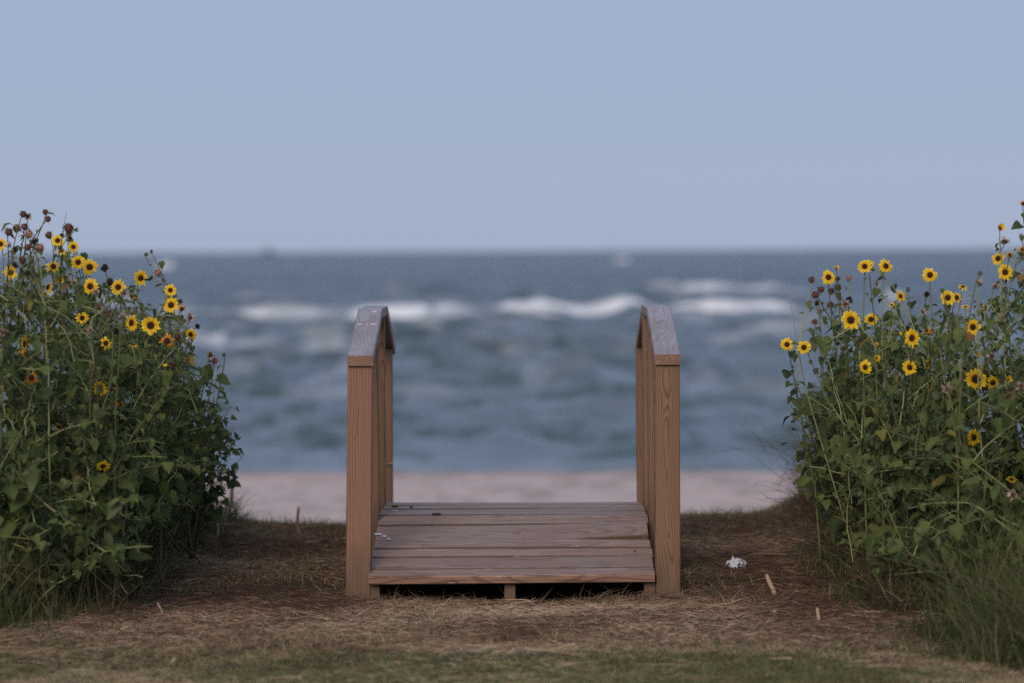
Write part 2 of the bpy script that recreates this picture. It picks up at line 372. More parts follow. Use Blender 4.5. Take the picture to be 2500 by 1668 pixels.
for x0, x1, py, wh, wt in FOAM:
    xa, ya = sea_pt(x0, py); xb, yb = sea_pt(x1, py); yc = (ya + yb) / 2
    cx, hw = (xa + xb) / 2, (xb - xa) / 2
    u = np.abs((Xg - cx) / hw); env = sstep(1.15, .72, u)
    yy = Yg - yc - (noise(Xg * .35 / (yc / 120), Xg * 0 + py, 51) - .5) * .016 * yc
    wdt = .95 + yc * .0048
    ridge = np.exp(-(yy / wdt) ** 2)
    brk = .30 + 1.2 * fbm(Xg * 110 / yc, Yg * 24 / yc, 53, 4)
    hgt += wh * 1.15 * ridge * env * brk
    foam = np.maximum(foam, wt * env * np.exp(-((yy + wdt * .6) / (wdt * 1.3)) ** 2) * np.clip(brk * 1.25, .15 + .35 * (wt > .6), 1.25))
# thin foam lines where the water runs out on the sand
sh = 39.6 + .10 * Xg + .5 * (fbm(Xg * .5, Xg * 0, 61) - .5)
foam = np.maximum(foam, .28 * np.exp(-((Yg - sh - .35) / .18) ** 2) * fbm(Xg * 1.2, Yg, 63))
foam += sstep(.66, .8, fbm(Xg * .25, Yg * .12, 71, 3)) * .18 * sstep(60, 110, Yg)
V = np.stack([Xg, Yg, SEA_Z + hgt], -1).reshape(-1, 3)
ny, nx = Xg.shape
i = np.arange(ny - 1)[:, None] * nx + np.arange(nx - 1)[None, :]
F = np.stack([i, i + 1, i + nx + 1, i + nx], -1).reshape(-1, 4)
g = MB(); C = np.zeros((V.shape[0], 3)); C[:, 0] = np.clip(foam.ravel(), 0, 1)
g.v.append(V); g.f.append(F); g.c.append(C); g.n = len(V)
m, nt, b = new_mat('sea_water', .22, .5)
b.inputs['IOR'].default_value = 1.33
at = node(nt, 'ShaderNodeAttribute', attribute_name='tone'); sp = node(nt, 'ShaderNodeSeparateColor'); nt.links.new(at.outputs['Color'], sp.inputs[0])
tc = node(nt, 'ShaderNodeTexCoord').outputs['Object']
deep = tex_noise(nt, mapping(nt, tc, (.42, .10, 1)), 1.0, 4, .55)
wc = ramp(nt, deep, [(0, (.040, .068, .072)), (.40, (.075, .112, .130)), (.60, (.125, .170, .230)), (1, (.16, .20, .27))])
trough_shade = tex_noise(nt, mapping(nt, tc, (1.1, .30, 1)), 1.0, 3, .6)
wc = mix(nt, math_n(nt, 'MULTIPLY', math_n(nt, 'GREATER_THAN', trough_shade, .52), .75), wc, (.040, .072, .076))  # shade of the wave troughs, painted in as darker patches
spd = node(nt, 'ShaderNodeSeparateXYZ'); nt.links.new(tc, spd.inputs[0])
dp = node(nt, 'ShaderNodeMapRange'); dp.inputs[1].default_value = 90; dp.inputs[2].default_value = 260; nt.links.new(spd.outputs[1], dp.inputs[0])
wc = mix(nt, math_n(nt, 'MULTIPLY', dp.outputs[0], .8), wc, (.010, .038, .068))     # deep clear water beyond the surf
nt.links.new(mix(nt, sp.outputs[0], wc, (.80, .82, .84)), b.inputs['Base Color'])
rr = node(nt, 'ShaderNodeMapRange'); rr.inputs[3].default_value = .24; rr.inputs[4].default_value = .8; nt.links.new(sp.outputs[0], rr.inputs[0]); nt.links.new(rr.outputs[0], b.inputs['Roughness'])
b1 = tex_noise(nt, mapping(nt, tc, (.9, 2.0, 1)), 1.0, 4, .6); b2 = tex_noise(nt, mapping(nt, tc, (.22, .5, 1)), 1.0, 3, .5)
spw = node(nt, 'ShaderNodeSeparateXYZ'); nt.links.new(tc, spw.inputs[0])
off_ = node(nt, 'ShaderNodeMapRange'); off_.inputs[1].default_value = 60; off_.inputs[2].default_value = 320; off_.inputs[3].default_value = 1.0; off_.inputs[4].default_value = 4.2
nt.links.new(spw.outputs[1], off_.inputs[0])     # rougher chop offshore
bump(nt, b, math_n(nt, 'MULTIPLY', off_.outputs[0], math_n(nt, 'ADD', b1, math_n(nt, 'MULTIPLY', b2, 1.5))), .9, .12)
tag(g.obj('sea', m), kind='structure')

# ------------------------------------------------------------------ timber footbridge
def timber(name, mat, M, L, w, t, parent, ring=None, s0=0.0, s1=0.0, warp=.0015, bend=None, chamfer=.003, nseg=14):
    """a sawn piece: length along local X, width along Y, thickness along Z; s0/s1 skew the end cuts"""
    r = random.Random(hash(name) & 0 or len(bpy.data.objects))
    c = chamfer; a, d = w / 2, t / 2
    prof = np.array([(-a + c, -d), (a - c, -d), (a, -d + c), (a, d - c), (a - c, d), (-a + c, d), (-a, d - c), (-a, -d + c)])
    g = MB(); rings = []
    ph = [r.uniform(0, 6.28) for _ in range(4)]
    for k in range(nseg + 1):
        u = k / nseg; x = u * L
        oy = warp * math.sin(u * 3.1 + ph[0]); oz = warp * math.sin(u * 2.7 + ph[1])
        if bend: oz += bend(u)
        pr = prof.copy() * (1 + .004 * math.sin(u * 9 + ph[2]))
        xs = np.full(8, x) + ((s0 * (1 - u) + s1 * u) * pr[:, 1] if (s0 or s1) else 0)
        if k not in (0, nseg): xs = np.full(8, x) + (s0 * (1 - u) + s1 * u) * pr[:, 1]
        rings.append(np.stack([xs, pr[:, 0] + oy, pr[:, 1] + oz], -1))
    V = np.vstack(rings); i = np.arange(nseg)[:, None] * 8; j = np.arange(8)[None, :]; j2 = (j + 1) % 8
    F = np.stack([i + j, i + 8 + j, i + 8 + j2, i + j2], -1).reshape(-1, 4)
    e0 = np.arange(8)[None, :]; e1 = (nseg * 8 + np.arange(8))[::-1][None, :]
    g.add(V, [F, e0, e1])
    # inner edge loops keep the flat faces flat
    o = g.obj(name, mat, parent, smooth=False)
    o.matrix_local = M
    if ring is None: ring = (r.uniform(.04, .12) * r.choice((-1, 1)), r.uniform(.02, .09))
    o['ring_y'], o['ring_z'], o['grain_seed'] = float(ring[0]), float(ring[1]), r.uniform(0, 40)
    o['board_tone'] = r.uniform(0, .28) if name == 'deck_board' else 0.0
    return o
def frame(org, ax, ay):
    ax = Vector(ax).normalized(); ay = Vector(ay); ay = (ay - ax * ay.dot(ax)).normalized(); az = ax.cross(ay)
    M = Matrix((ax, ay, az)).transposed().to_4x4(); M.translation = Vector(org); return M

Y1 = 11.07
bridge = empty('footbridge', (0, Y1, 0))
tag(bridge, 'short weathered wooden footbridge with two handrails between the sunflower bushes', 'footbridge')
AX = .0052
def W(x, y, z): return Vector((x + AX * (y - Y1), y - Y1, z))       # bridge space, origin at Y1
RAIL = [(11.055, .838), (11.80, .992), (12.31, .992), (12.985, .815)]   # rail centre line: distance, height
RT = .036
def rail_z(y):
    for (a, za), (c, zc) in zip(RAIL, RAIL[1:]):
        if y <= c: return za + (zc - za) * (y - a) / (c - a), (zc - za) / (c - a)
    return RAIL[-1][1], (RAIL[-1][1] - RAIL[-2][1]) / (RAIL[-1][0] - RAIL[-2][0])
for side, xb, xt in ((-1, -.5525, -.540), (1, .5480, .5500)):
    for k, y in enumerate((Y1 + .0445, 11.735, 12.255, 12.925)):
        z0 = -.12 if k in (0, 3) else .02
        zc, sl = rail_z(y); th = math.atan(sl)
        top = zc - RT / 2 / math.cos(th) - .0015
        xa_, xb_ = (xb, xt) if k == 0 else (side * .550, side * .548)
        if k == 3: top += 0
        p0 = W(xa_, y, z0); p1 = W(xb_, y, top)
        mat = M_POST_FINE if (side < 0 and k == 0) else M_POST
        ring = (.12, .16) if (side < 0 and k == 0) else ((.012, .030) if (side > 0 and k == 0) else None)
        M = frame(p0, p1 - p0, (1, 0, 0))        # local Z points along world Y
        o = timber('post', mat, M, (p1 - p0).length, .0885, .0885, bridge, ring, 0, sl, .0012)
    # three lengths of handrail
    for k in range(3):
        (ya, za), (yb, zb) = RAIL[k], RAIL[k + 1]
        xa = side * .541 if side < 0 else .5485
        xo = (-.5375, -.5400, -.5400)[k] if side < 0 else (.5490, .5480, .5480)[k]
        w = .0915 if k != 1 else .088
        ga = .0 if k == 0 else .0015
        p0 = W(xo, ya + ga, za + (zb - za) / (yb - ya) * ga); p1 = W(xo, yb, zb)
        th = math.atan2(zb - za, yb - ya)
        M = frame(p0, p1 - p0, (-1, 0, 0))       # local Z up
        o = timber('handrail', M_RAIL, M, (p1 - p0).length, w, RT, bridge, (random.uniform(-.03, .03), .03), math.tan(th), math.tan(th), .001)
# staples and a knot mark on the rails: small real pieces
g = MB()
# deck
DK = [(11.020, .080), (11.765, .232), (12.335, .232), (13.02, .085)]      # board top line
def deck_pt(s, k): (a, za), (c, zc) = DK[k], DK[k + 1]; return a + (c - a) * s, za + (zc - za) * s
TH = .031
seg1 = [0, .115, .30, .43, .565, .83, 1.0]
seg2 = [0, .25, .50, .75, 1.0]
seg3 = [0, .2, .4, .6, .8, 1.0]
nb = 0
for k, seg in enumerate((seg1, seg2, seg3)):
    for i in range(len(seg) - 1):
        ya, za = deck_pt(seg[i], k); yb, zb = deck_pt(seg[i + 1], k)
        if k == 0 and i == 0: pass
        lx0 = -.5075 + random.uniform(-.004, .004) if not (k == 0 and i == 0) else -.512
        lx1 = .498 + random.uniform(-.005, .005) if not (k == 0 and i == 0) else .5005
        w = math.hypot(yb - ya, zb - za) - .0080
        dirv = Vector((0, yb - ya, zb - za)).normalized(); nrm = Vector((0, -dirv.z, dirv.y))
        jit = random.uniform(-.003, .002)
        org = W(lx0, (ya + yb) / 2, (za + zb) / 2) - nrm * (TH / 2 - jit)
        bend = None
        if k == 0 and i == 4: bend = lambda u: .017 * max(0, (u - .62) / .38) ** 1.5
        if k == 0 and i == 3: bend = lambda u: -.003 * max(0, (u - .7) / .3)
        tilt = random.uniform(-.006, .010)
        M = frame(org, (1, AX, 0.0), dirv + nrm * tilt)
        o = timber('deck_board', M_DECK if (k == 0 and i == 0) else M_DECK_INNER, M, lx1 - lx0, w, TH, bridge, (random.uniform(-.05, .05), random.choice((-1, 1)) * random.uniform(.03, .08)), 0, 0, .0016, bend, .004, 22)
        nb += 1
# joists following the deck underside down to the soil
for jx in (-.494, -.012, .484):
    g = MB(); y0 = 11.075
    prof = [(y0, -.06)] + [(y, z - TH - .006) for y, z in ((y0, DK[0][1] + .010), DK[1], DK[2], (12.98, DK[3][1] + .008))] + [(12.98, -.06), (12.3, .03), (11.8, .03)]
    n = len(prof); hw = .019
    V = [(y - y0, jx + s * hw, z) for s in (-1, 1) for y, z in prof]
    # outline is concave, so cover it by strips between upper and lower lines
    up_ = prof[1:5]; lo_ = [prof[0], prof[7], prof[6], prof[5]]
    V = []
    for s in (-1, 1):
        for (ya, za), (yl, zl) in zip(up_, lo_): V += [(ya - y0, s * hw, za), (ya - y0, s * hw, zl)]
    F = []
    for q in range(3):
        a = q * 2; F += [[a, a + 1, a + 3, a + 2], [8 + a, 8 + a + 2, 8 + a + 3, 8 + a + 1], [a, a + 2, 8 + a + 2, 8 + a], [a + 1, 8 + a + 1, 8 + a + 3, a + 3]]
    F += [[0, 8, 9, 1], [6, 7, 15, 14]]
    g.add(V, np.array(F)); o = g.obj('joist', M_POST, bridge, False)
    o.matrix_local = frame(W(jx, y0, 0), (0, 1, 0), (-1, 0, 0))
    o['ring_y'], o['ring_z'], o['grain_seed'] = .05, .04, random.uniform(0, 30)
    
def deck_surface(px, py):
    """where the sight line through a pixel meets the deck"""
    d = CAM_R @ Vector(((px - 1250) / FPX, -(py - 834) / FPX, -1.0))
    for k in range(3):
        (a, za), (c, zc) = DK[k], DK[k + 1]; sl = (zc - za) / (c - a)
        t = (za - sl * a - H) / (d.z - sl * d.y)
        if a - 1e-3 <= t * d.y <= c: return Vector((0, 0, H)) + d * t
    return Vector((0, 0, H)) + d * (11.5 / d.y)

# ------------------------------------------------------------------ leaves and stems
_u = np.array([-.10, .02, .14, .30, .48, .66, .83, .95, 1.0])
_w = np.array([.22, .40, .47, .46, .38, .27, .155, .05, .0])
_t = np.array([-1, -.55, 0, .55, 1])
LR, LC = len(_u), len(_t)
_F = np.array([[r * LC + c, r * LC + c + 1, (r + 1) * LC + c + 1, (r + 1) * LC + c] for r in range(LR - 1) for c in range(LC - 1)])
def leaves(mb, pos, dirs, normals, size, rng, tone, width=1.0, curl=1.0, ragged=.10):
    """a batch of heart-shaped toothed leaves: stalk end at pos, pointing along dirs"""
    pos = np.asarray(pos, float); n = len(pos)
    if n == 0: return
    d = np.asarray(dirs, float); d /= np.linalg.norm(d, axis=1)[:, None]
    nn = np.asarray(normals, float); nn = nn - (nn * d).sum(1)[:, None] * d; nn /= np.linalg.norm(nn, axis=1)[:, None] + 1e-9
    s = np.cross(d, nn)
    u = np.broadcast_to(_u[None, :, None], (n, LR, LC)).copy(); t = np.broadcast_to(_t[None, None, :], (n, LR, LC)).copy()
    w = _w[None, :, None] * np.asarray(width * np.ones(n))[:, None, None]
    edge = 1 + (rng.random((n, LR, LC)) - .5) * 2 * ragged * (np.abs(t) > .9)
    y = t * w * edge
    u[:, 0, 2] = 0.0; u[:, 0, 1] = u[:, 0, 3] = -.05
    fold = rng.uniform(.05, .5, n)[:, None, None]; cu = (rng.uniform(.1, .95, n) * curl)[:, None, None]
    wav = rng.uniform(0, 6.28, (n, 1, 1)); side = rng.uniform(-.25, .25, n)[:, None, None]
    z = fold * np.abs(y) - cu * np.clip(u, 0, 1) ** 2 * .55 + .045 * np.sin(u * 9 + wav) * np.abs(t) + side * y * u
    x = u - .15 * cu * np.clip(u, 0, 1) ** 3
    L = np.asarray(size * np.ones(n))[:, None, None, None]
    V = pos[:, None, None, :] + L * (x[..., None] * d[:, None, None, :] + y[..., None] * s[:, None, None, :] + z[..., None] * nn[:, None, None, :])
    C = np.empty((n, LR, LC, 3)); C[..., 0] = np.asarray(tone)[:, None, None]; C[..., 1] = np.clip(u, 0, 1); C[..., 2] = t * .5 + .5
    Fm = (_F[None] + (np.arange(n) * LR * LC)[:, None, None]).reshape(-1, 4)
    mb.v.append(V.reshape(-1, 3)); mb.f.append(Fm + mb.n); mb.c.append(C.reshape(-1, 3)); mb.n += n * LR * LC

def petals(mb, n, r0, r1, rng, droop=0.0, width=.30, miss=0, cup=.12, jit=.12, lift=.0):
    """ray florets round the Z axis, flower faces +Z"""
    drop = set(rng.choice(n, miss, replace=False)) if miss else set()
    for k in range(n):
        if k in drop: continue
        a = 2 * math.pi * (k + rng.uniform(-.3, .3)) / n; L = r1 * (1 + rng.uniform(-jit, jit)) - r0
        wd = width * (1 + rng.uniform(-.25, .25)) * r1 * .5; tw = rng.uniform(-.5, .5); dr = droop + rng.uniform(-.10, .22)
        us = np.array([0, .25, .55, .8, 1.0]); ws = np.array([.55, .95, 1.0, .68, .06]) * wd
        V = []; C = []
        bend = rng.uniform(-.2, .2)
        for uu, ww in zip(us, ws):
            rr = r0 + L * uu * math.cos(dr * uu); z = lift * r1 + cup * r1 * math.sin(uu * 1.6) - math.sin(dr * uu * 1.3) * L * uu
            for tt in (-1, 0, 1):
                yy = tt * ww; zz = z + (.22 * abs(tt) * ww) + tt * tw * ww * .5
                aa = a + bend * uu * .4
                V.append((rr * math.cos(aa) - yy * math.sin(aa), rr * math.sin(aa) + yy * math.cos(aa), zz))
                C.append((min(1, .12 + .75 * uu + rng.uniform(-.05, .05)), 0, 0))
        F = [[i * 3 + j, i * 3 + j + 1, i * 3 + j + 4, i * 3 + j + 3] for i in range(4) for j in range(2)]
        mb.add(V, np.array(F), np.array(C))
def dome(mb, R, hgt, rng, rings=6, sides=16, z0=0, tones=(.2, .3, .45, .9, .3), rough=.1):
    V = [(0, 0, z0 + hgt)]; C = [(tones[0], 0, 0)]
    for i in range(1, rings + 1):
        u = i / rings
        for j in range(sides):
            a = 2 * math.pi * (j + .5 * (i % 2)) / sides; r = R * math.sin(u * math.pi * .56) * (1 + rng.uniform(-rough, rough) * .5)
            V.append((r * math.cos(a), r * math.sin(a), z0 + hgt * math.cos(u * math.pi * .56) + rng.uniform(-rough, rough) * R))
            C.append((np.interp(u, np.linspace(0, 1, len(tones)), tones) + rng.uniform(-.12, .12), 0, 0))
    F3 = [[0, 1 + j, 1 + (j + 1) % sides] for j in range(sides)]
    F4 = [[1 + (i - 1) * sides + j, 1 + i * sides + j, 1 + i * sides + (j + 1) % sides, 1 + (i - 1) * sides + (j + 1) % sides] for i in range(1, rings) for j in range(sides)]
    mb.add(V, [np.array(F3), np.array(F4)], np.clip(np.array(C), 0, 1))
def spikes(mb, n, r, L, w, rng, el=(-.6, .8), tone=(.3, .9), inward=0.0, z0=0.0, squash=1.0):
    for k in range(n):
        a = rng.uniform(0, 6.283); e = rng.uniform(*el)
        d = np.array([math.cos(a) * math.cos(e), math.sin(a) * math.cos(e), math.sin(e) * squash])
        p = d * r + np.array([0, 0, z0]); dd = d + np.array([-d[0] * inward, -d[1] * inward, inward * .8]) + rng.normal(0, .15, 3); dd /= np.linalg.norm(dd)
        s = np.cross(dd, [0.1, .2, 1]); s /= np.linalg.norm(s); q = np.cross(dd, s)
        l = L * rng.uniform(.6, 1.2); ww = w * rng.uniform(.7, 1.2)
        V = [p - s * ww, p + s * ww, p + dd * l * .55 + s * ww * .8 + q * ww * .3, p + dd * l * .55 - s * ww * .8 + q * ww * .3, p + dd * l + q * ww * rng.uniform(-1, 1)]
        mb.add(V, [np.array([[0, 1, 2, 3]]), np.array([[3, 2, 4]])], (rng.uniform(*tone), 0, 0))

# flower heads with radius 1 (scaled to each bloom): petals, disc, bracts are meshes of their own
rf = np.random.default_rng(11)
BLOOM = {}
for key, kw in {'full': dict(n=19, droop=.08, width=.30, jit=.16, miss=1), 'full2': dict(n=16, droop=.2, width=.34, jit=.14, miss=1), 'full3': dict(n=21, droop=-.02, width=.26, jit=.22, miss=2),
                'sparse': dict(n=17, droop=.35, width=.26, miss=5, jit=.3), 'cup': dict(n=18, droop=-.75, width=.34, cup=.3), 'withered': dict(n=16, droop=.75, width=.24, miss=4, jit=.35)}.items():
    g = MB(); petals(g, r0=.27, r1=1.0, rng=rf, **kw)
    if key in ('full', 'full3', 'full2'): petals(g, 9, .27, .92, rf, kw['droop'] + .1, .3, lift=-.05)
    BLOOM[key] = g.mesh('petals', M_PETAL_OLD if key == 'withered' else M_PETAL)
g = MB(); dome(g, .40, .17, rf, 7, 18, .02, (.25, .2, .4, .75, .6, .3), .045)
spikes(g, 70, .33, .09, .016, rf, (.15, 1.0), (.2, .95), 0, -.02, .55); DISC = g.mesh('disc', M_DISC)
g = MB(); dome(g, .38, -.22, rf, 4, 14, -.02, (.4, .5, .6)); spikes(g, 26, .33, .38, .06, rf, (-.75, -.15), (.3, .9), 0, .02); BRACT = g.mesh('bracts', M_BRACT)
SEEDH = {}
for key, mat in {'brown': M_SEED_BROWN, 'pink': M_SEED_PINK}.items():
    g = MB(); dome(g, .72, .62, rf, 7, 14, 0, (.5, .6, .5, .4), .09); dome(g, .72, -.5, rf, 4, 14, 0, (.2, .3, .3), .05)
    spikes(g, 150, .66, .24, .045, rf, (-.2, 1.5), (.35, 1.0), 0, 0); spikes(g, 34, .62, .55, .075, rf, (-.9, .1), (0, .5), 0, 0)
    SEEDH[key] = g.mesh('seed_head', mat)
g = MB(); dome(g, .62, .35, rf, 6, 14, 0, (.1, .2, .1, .2), .09); dome(g, .66, -.5, rf, 4, 14, 0, (.4, .5, .5), .05)
spikes(g, 60, .62, .42, .09, rf, (-.8, .5), (.3, 1), .25); SEEDH['dark'] = g.mesh('seed_head', M_SEED_DARK)
g = MB(); dome(g, .50, .2, rf, 6, 14, 0, (.0, .05, .1, .2), .09); dome(g, .60, -.5, rf, 4, 14, 0, (.3, .4, .5), .05)
spikes(g, 38, .58, .85, .10, rf, (-.5, .6), (.35, 1), .55); SEEDH['tan'] = g.mesh('seed_head', M_SEED_TAN)
g = MB(); dome(g, .60, .5, rf, 5, 12, 0, (.6, .7, .5), .05); dome(g, .62, -.6, rf, 4, 12, 0, (.4, .5, .5), .05)
spikes(g, 40, .58, .6, .12, rf, (-.6, .9), (.2, 1), .5); BUD = g.mesh('bud', M_BRACT)

# flowers read off the photograph: (crop x, crop y, diameter in crop px, kind, yaw, tilt)   yaw>0 turns to the right, tilt>0 looks up
def A(x, y): return x / 3.016, 480 + y / 3.016
def B(x, y): return x / 2.347, 1000 + y / 2.347
def C6(x, y): return 1875 + x / 3.016, 480 + y / 3.016
def D7(x, y): return 1875 + x / 2.347, 1000 + y / 2.347
LEFT = [(A, 5, 350, 95, 'full', -10, 5), (A, 425, 325, 98, 'full2', 5, 25), (A, 540, 372, 84, 'full', 15, 5), (A, 450, 405, 90, 'sparse', 10, 70), (A, 575, 485, 104, 'full', 12, 5),
        (A, 660, 520, 122, 'full2', 10, 12), (A, 392, 515, 104, 'sparse', 25, 10), (A, 355, 668, 108, 'sparse', -50, 20), (A, 80, 560, 106, 'full3', -5, 8), (A, 155, 587, 50, 'withered', 10, 60),
        (A, 665, 662, 120, 'full2', -12, 0), (A, 870, 668, 112, 'full', 5, 5), (A, 1035, 600, 112, 'full3', 28, -5), (A, 1255, 690, 90, 'full', 0, 8), (A, 1260, 800, 116, 'full', -10, 5),
        (A, 1340, 828, 70, 'withered', 10, -10), (A, 1405, 1015, 92, 'full2', -25, -20), (A, 605, 895, 94, 'full3', 5, 0), (A, 970, 930, 124, 'full', -38, 5), (A, 1110, 950, 140, 'full', -5, 5),
        (A, 1230, 1065, 126, 'withered', 5, 10), (A, 780, 1080, 96, 'sparse', 0, 5), (A, 185, 1085, 124, 'full', -60, 0), (A, 150, 1160, 60, 'withered', -20, -20), (A, 230, 1335, 120, 'withered', 8, 5),
        (A, 735, 1412, 116, 'full', 160, 10), (A, 980, 1095, 74, 'sparse', 0, 80), (A, 1215, 1255, 42, 'cup', 0, 60), (A, 885, 1530, 58, 'withered', 20, -10), (A, 970, 735, 70, 'withered', -40, 0),
        (A, 445, 620, 48, 'cup', 30, 10), (B, 590, 327, 84, 'full3', 0, 48), (B, 335, 100, 56, 'withered', 30, 0)]
LEFT_SEED = [(A, 170, 130, 52, 'brown'), (A, 205, 148, 46, 'tan'), (A, 335, 115, 46, 'brown'), (A, 352, 165, 46, 'brown'), (A, 65, 260, 56, 'brown'), (A, 125, 235, 62, 'brown'), (A, 182, 222, 50, 'brown'),
             (A, 210, 280, 56, 'pink'), (A, 250, 330, 52, 'dark'), (A, 205, 375, 56, 'brown'), (A, 295, 377, 62, 'pink'), (A, 68, 360, 44, 'tan'), (A, 115, 390, 50, 'dark'), (A, 168, 470, 60, 'brown'),
             (A, 108, 505, 52, 'dark'), (A, 360, 285, 54, 'brown'), (A, 505, 235, 74, 'brown'), (A, 507, 287, 50, 'brown'), (A, 460, 290, 40, 'dark'), (A, 200, 565, 54, 'dark'), (A, 770, 525, 54, 'dark'),
             (A, 715, 810, 50, 'brown'), (A, 812, 865, 58, 'brown'), (A, 855, 995, 50, 'dark'), (A, 715, 1090, 44, 'dark'), (A, 545, 635, 42, 'tan'), (A, 810, 627, 52, 'dark'), (A, 915, 710, 46, 'tan'),
             (A, 1325, 775, 46, 'tan'), (A, 1400, 895, 56, 'tan'), (A, 1455, 955, 46, 'dark'), (A, 900, 880, 42, 'tan'), (A, 1305, 1037, 46, 'brown'), (A, 1270, 1255, 50, 'brown'), (A, 1550, 1170, 48, 'tan'),
             (A, 1580, 1207, 46, 'pink'), (A, 1650, 1165, 34, 'bud'), (A, 1075, 425, 34, 'bud'), (A, 1115, 405, 26, 'bud'), (A, 560, 245, 30, 'bud'), (A, 1165, 562, 56, 'pink'), (A, 490, 600, 46, 'tan'),
             (A, 705, 700, 40, 'tan'), (A, 20, 1000, 44, 'tan'), (A, 665, 985, 40, 'tan'), (A, 820, 960, 42, 'tan'), (B, 398, 178, 48, 'tan'), (A, 870, 760, 60, 'bud'), (A, 950, 830, 36, 'tan'), (B, 300, 575, 34, 'dark')]
RIGHT = [(C6, 445, 595, 108, 'full2', 3, 5), (C6, 505, 530, 42, 'cup', 10, 30), (C6, 712, 515, 102, 'full', -5, 5), (C6, 748, 500, 76, 'full2', 10, 30), (C6, 868, 513, 108, 'full2', 18, 12),
         (C6, 1193, 578, 112, 'full2', 0, 5), (C6, 975, 735, 86, 'full', 35, 10), (C6, 910, 797, 44, 'sparse', -30, 20), (C6, 1325, 745, 110, 'full', -18, 0), (C6, 1388, 745, 100, 'sparse', 20, 15),
         (C6, 1435, 664, 80, 'sparse', 10, 62), (C6, 1455, 812, 64, 'full', 0, 70), (C6, 1600, 820, 86, 'full', 68, 0), (C6, 1510, 962, 118, 'full', -22, 0), (C6, 610, 910, 144, 'full', 0, 0),
         (C6, 758, 905, 100, 'full2', -6, 0), (C6, 1062, 1042, 132, 'full', -42, 0), (C6, 1170, 985, 72, 'withered', -50, 10), (C6, 140, 1090, 98, 'full2', -8, 5), (C6, 265, 1112, 104, 'full', -18, 5),
         (C6, 718, 1258, 108, 'full2', -38, 0), (C6, 802, 1190, 62, 'sparse', -60, 10), (C6, 1045, 1258, 114, 'full3', -34, -8), (C6, 1183, 1232, 96, 'full', 72, 5), (C6, 1545, 1165, 44, 'cup', 10, 10),
         (C6, 1530, 1345, 160, 'full', -5, 5), (C6, 1655, 1370, 106, 'full2', 18, -18), (C6, 1770, 1348, 58, 'cup', 12, 15), (C6, 1695, 457, 102, 'full2', -30, 10), (C6, 1748, 557, 118, 'full', -28, 0),
         (C6, 1710, 235, 66, 'cup', 20, 20), (C6, 1780, 430, 60, 'withered', 0, 0), (C6, 1872, 390, 60, 'withered', 20, 0), (C6, 1878, 52, 56, 'withered', 10, 0), (C6, 797, 1090, 30, 'cup', 0, 20),
         (C6, 990, 1005, 36, 'cup', -50, 0), (D7, 1178, 160, 100, 'full', 32, 0), (D7, 1395, 402, 68, 'full', 10, 62)]
RIGHT_SEED = [(C6, 320, 612, 46, 'brown'), (C6, 595, 602, 44, 'pink'), (C6, 510, 606, 40, 'dark'), (C6, 390, 685, 52, 'brown'), (C6, 350, 725, 60, 'brown'), (C6, 465, 697, 50, 'brown'), (C6, 515, 670, 50, 'brown'),
              (C6, 365, 782, 50, 'dark'), (C6, 460, 797, 50, 'brown'), (C6, 595, 750, 46, 'dark'), (C6, 570, 795, 52, 'tan'), (C6, 380, 850, 38, 'brown'), (C6, 345, 922, 44, 'brown'), (C6, 765, 530, 54, 'tan'),
              (C6, 800, 640, 42, 'tan'), (C6, 1170, 720, 46, 'dark'), (C6, 1740, 332, 66, 'tan'), (C6, 1555, 642, 60, 'tan'), (C6, 1675, 662, 46, 'tan'), (C6, 1025, 970, 50, 'dark'), (C6, 945, 802, 58, 'bud'),
              (C6, 1030, 686, 32, 'bud'), (C6, 1725, 870, 50, 'pink'), (C6, 1140, 850, 44, 'tan'), (C6, 550, 1116, 46, 'dark'), (C6, 515, 1080, 42, 'dark'), (C6, 1645, 1180, 58, 'tan'), (C6, 1755, 1150, 46, 'tan'),
              (C6, 1325, 1420, 66, 'tan'), (C6, 1865, 1400, 60, 'tan'), (C6, 205, 1420, 36, 'brown'), (C6, 1560, 566, 38, 'bud'), (C6, 1205, 1000, 46, 'dark'), (C6, 1870, 300, 46, 'bud'), (C6, 1100, 1125, 40, 'tan'),
              (C6, 1285, 690, 34, 'bud'), (C6, 1690, 920, 30, 'tan'), (C6, 350, 1290, 50, 'dark'), (D7, 1405, 490, 50, 'tan'), (D7, 870, 590, 34, 'pink')]

# outline of each thicket in the photograph (2350 px wide reading), used to know how high and wide the plants grow
OUT_L = np.array([(-400, 560), (0, 560), (60, 560), (120, 560), (190, 590), (250, 650), (330, 665), (400, 690), (440, 745), (440, 800), (470, 850), (520, 930), (548, 1030), (555, 1080), (470, 1110), (450, 1150), (430, 1215), (345, 1260), (325, 1340), (0, 1350), (-400, 1350)]) * 1.0638
OUT_R = np.array([(2800, 500), (2350, 560), (2310, 640), (2240, 690), (2100, 710), (1990, 715), (1940, 750), (1890, 800), (1880, 850), (1830, 950), (1835, 1050), (1850, 1130), (1870, 1200), (1920, 1290), (2020, 1350), (2350, 1370), (2800, 1370)]) * 1.0638
def inside(poly, x, y):
    x1, y1 = poly[:, 0], poly[:, 1]; x2, y2 = np.roll(x1, -1), np.roll(y1, -1)
    c = ((y1 > y) != (y2 > y)) & (x < (x2 - x1) * (y - y1) / (y2 - y1 + 1e-12) + x1)
    return c.sum() % 2 == 1
def px_of(p):
    v = CAM_R.transposed() @ (Vector(p) - Vector((0, 0, H))); return 1250 + FPX * v.x / -v.z, 834 - FPX * v.y / -v.z
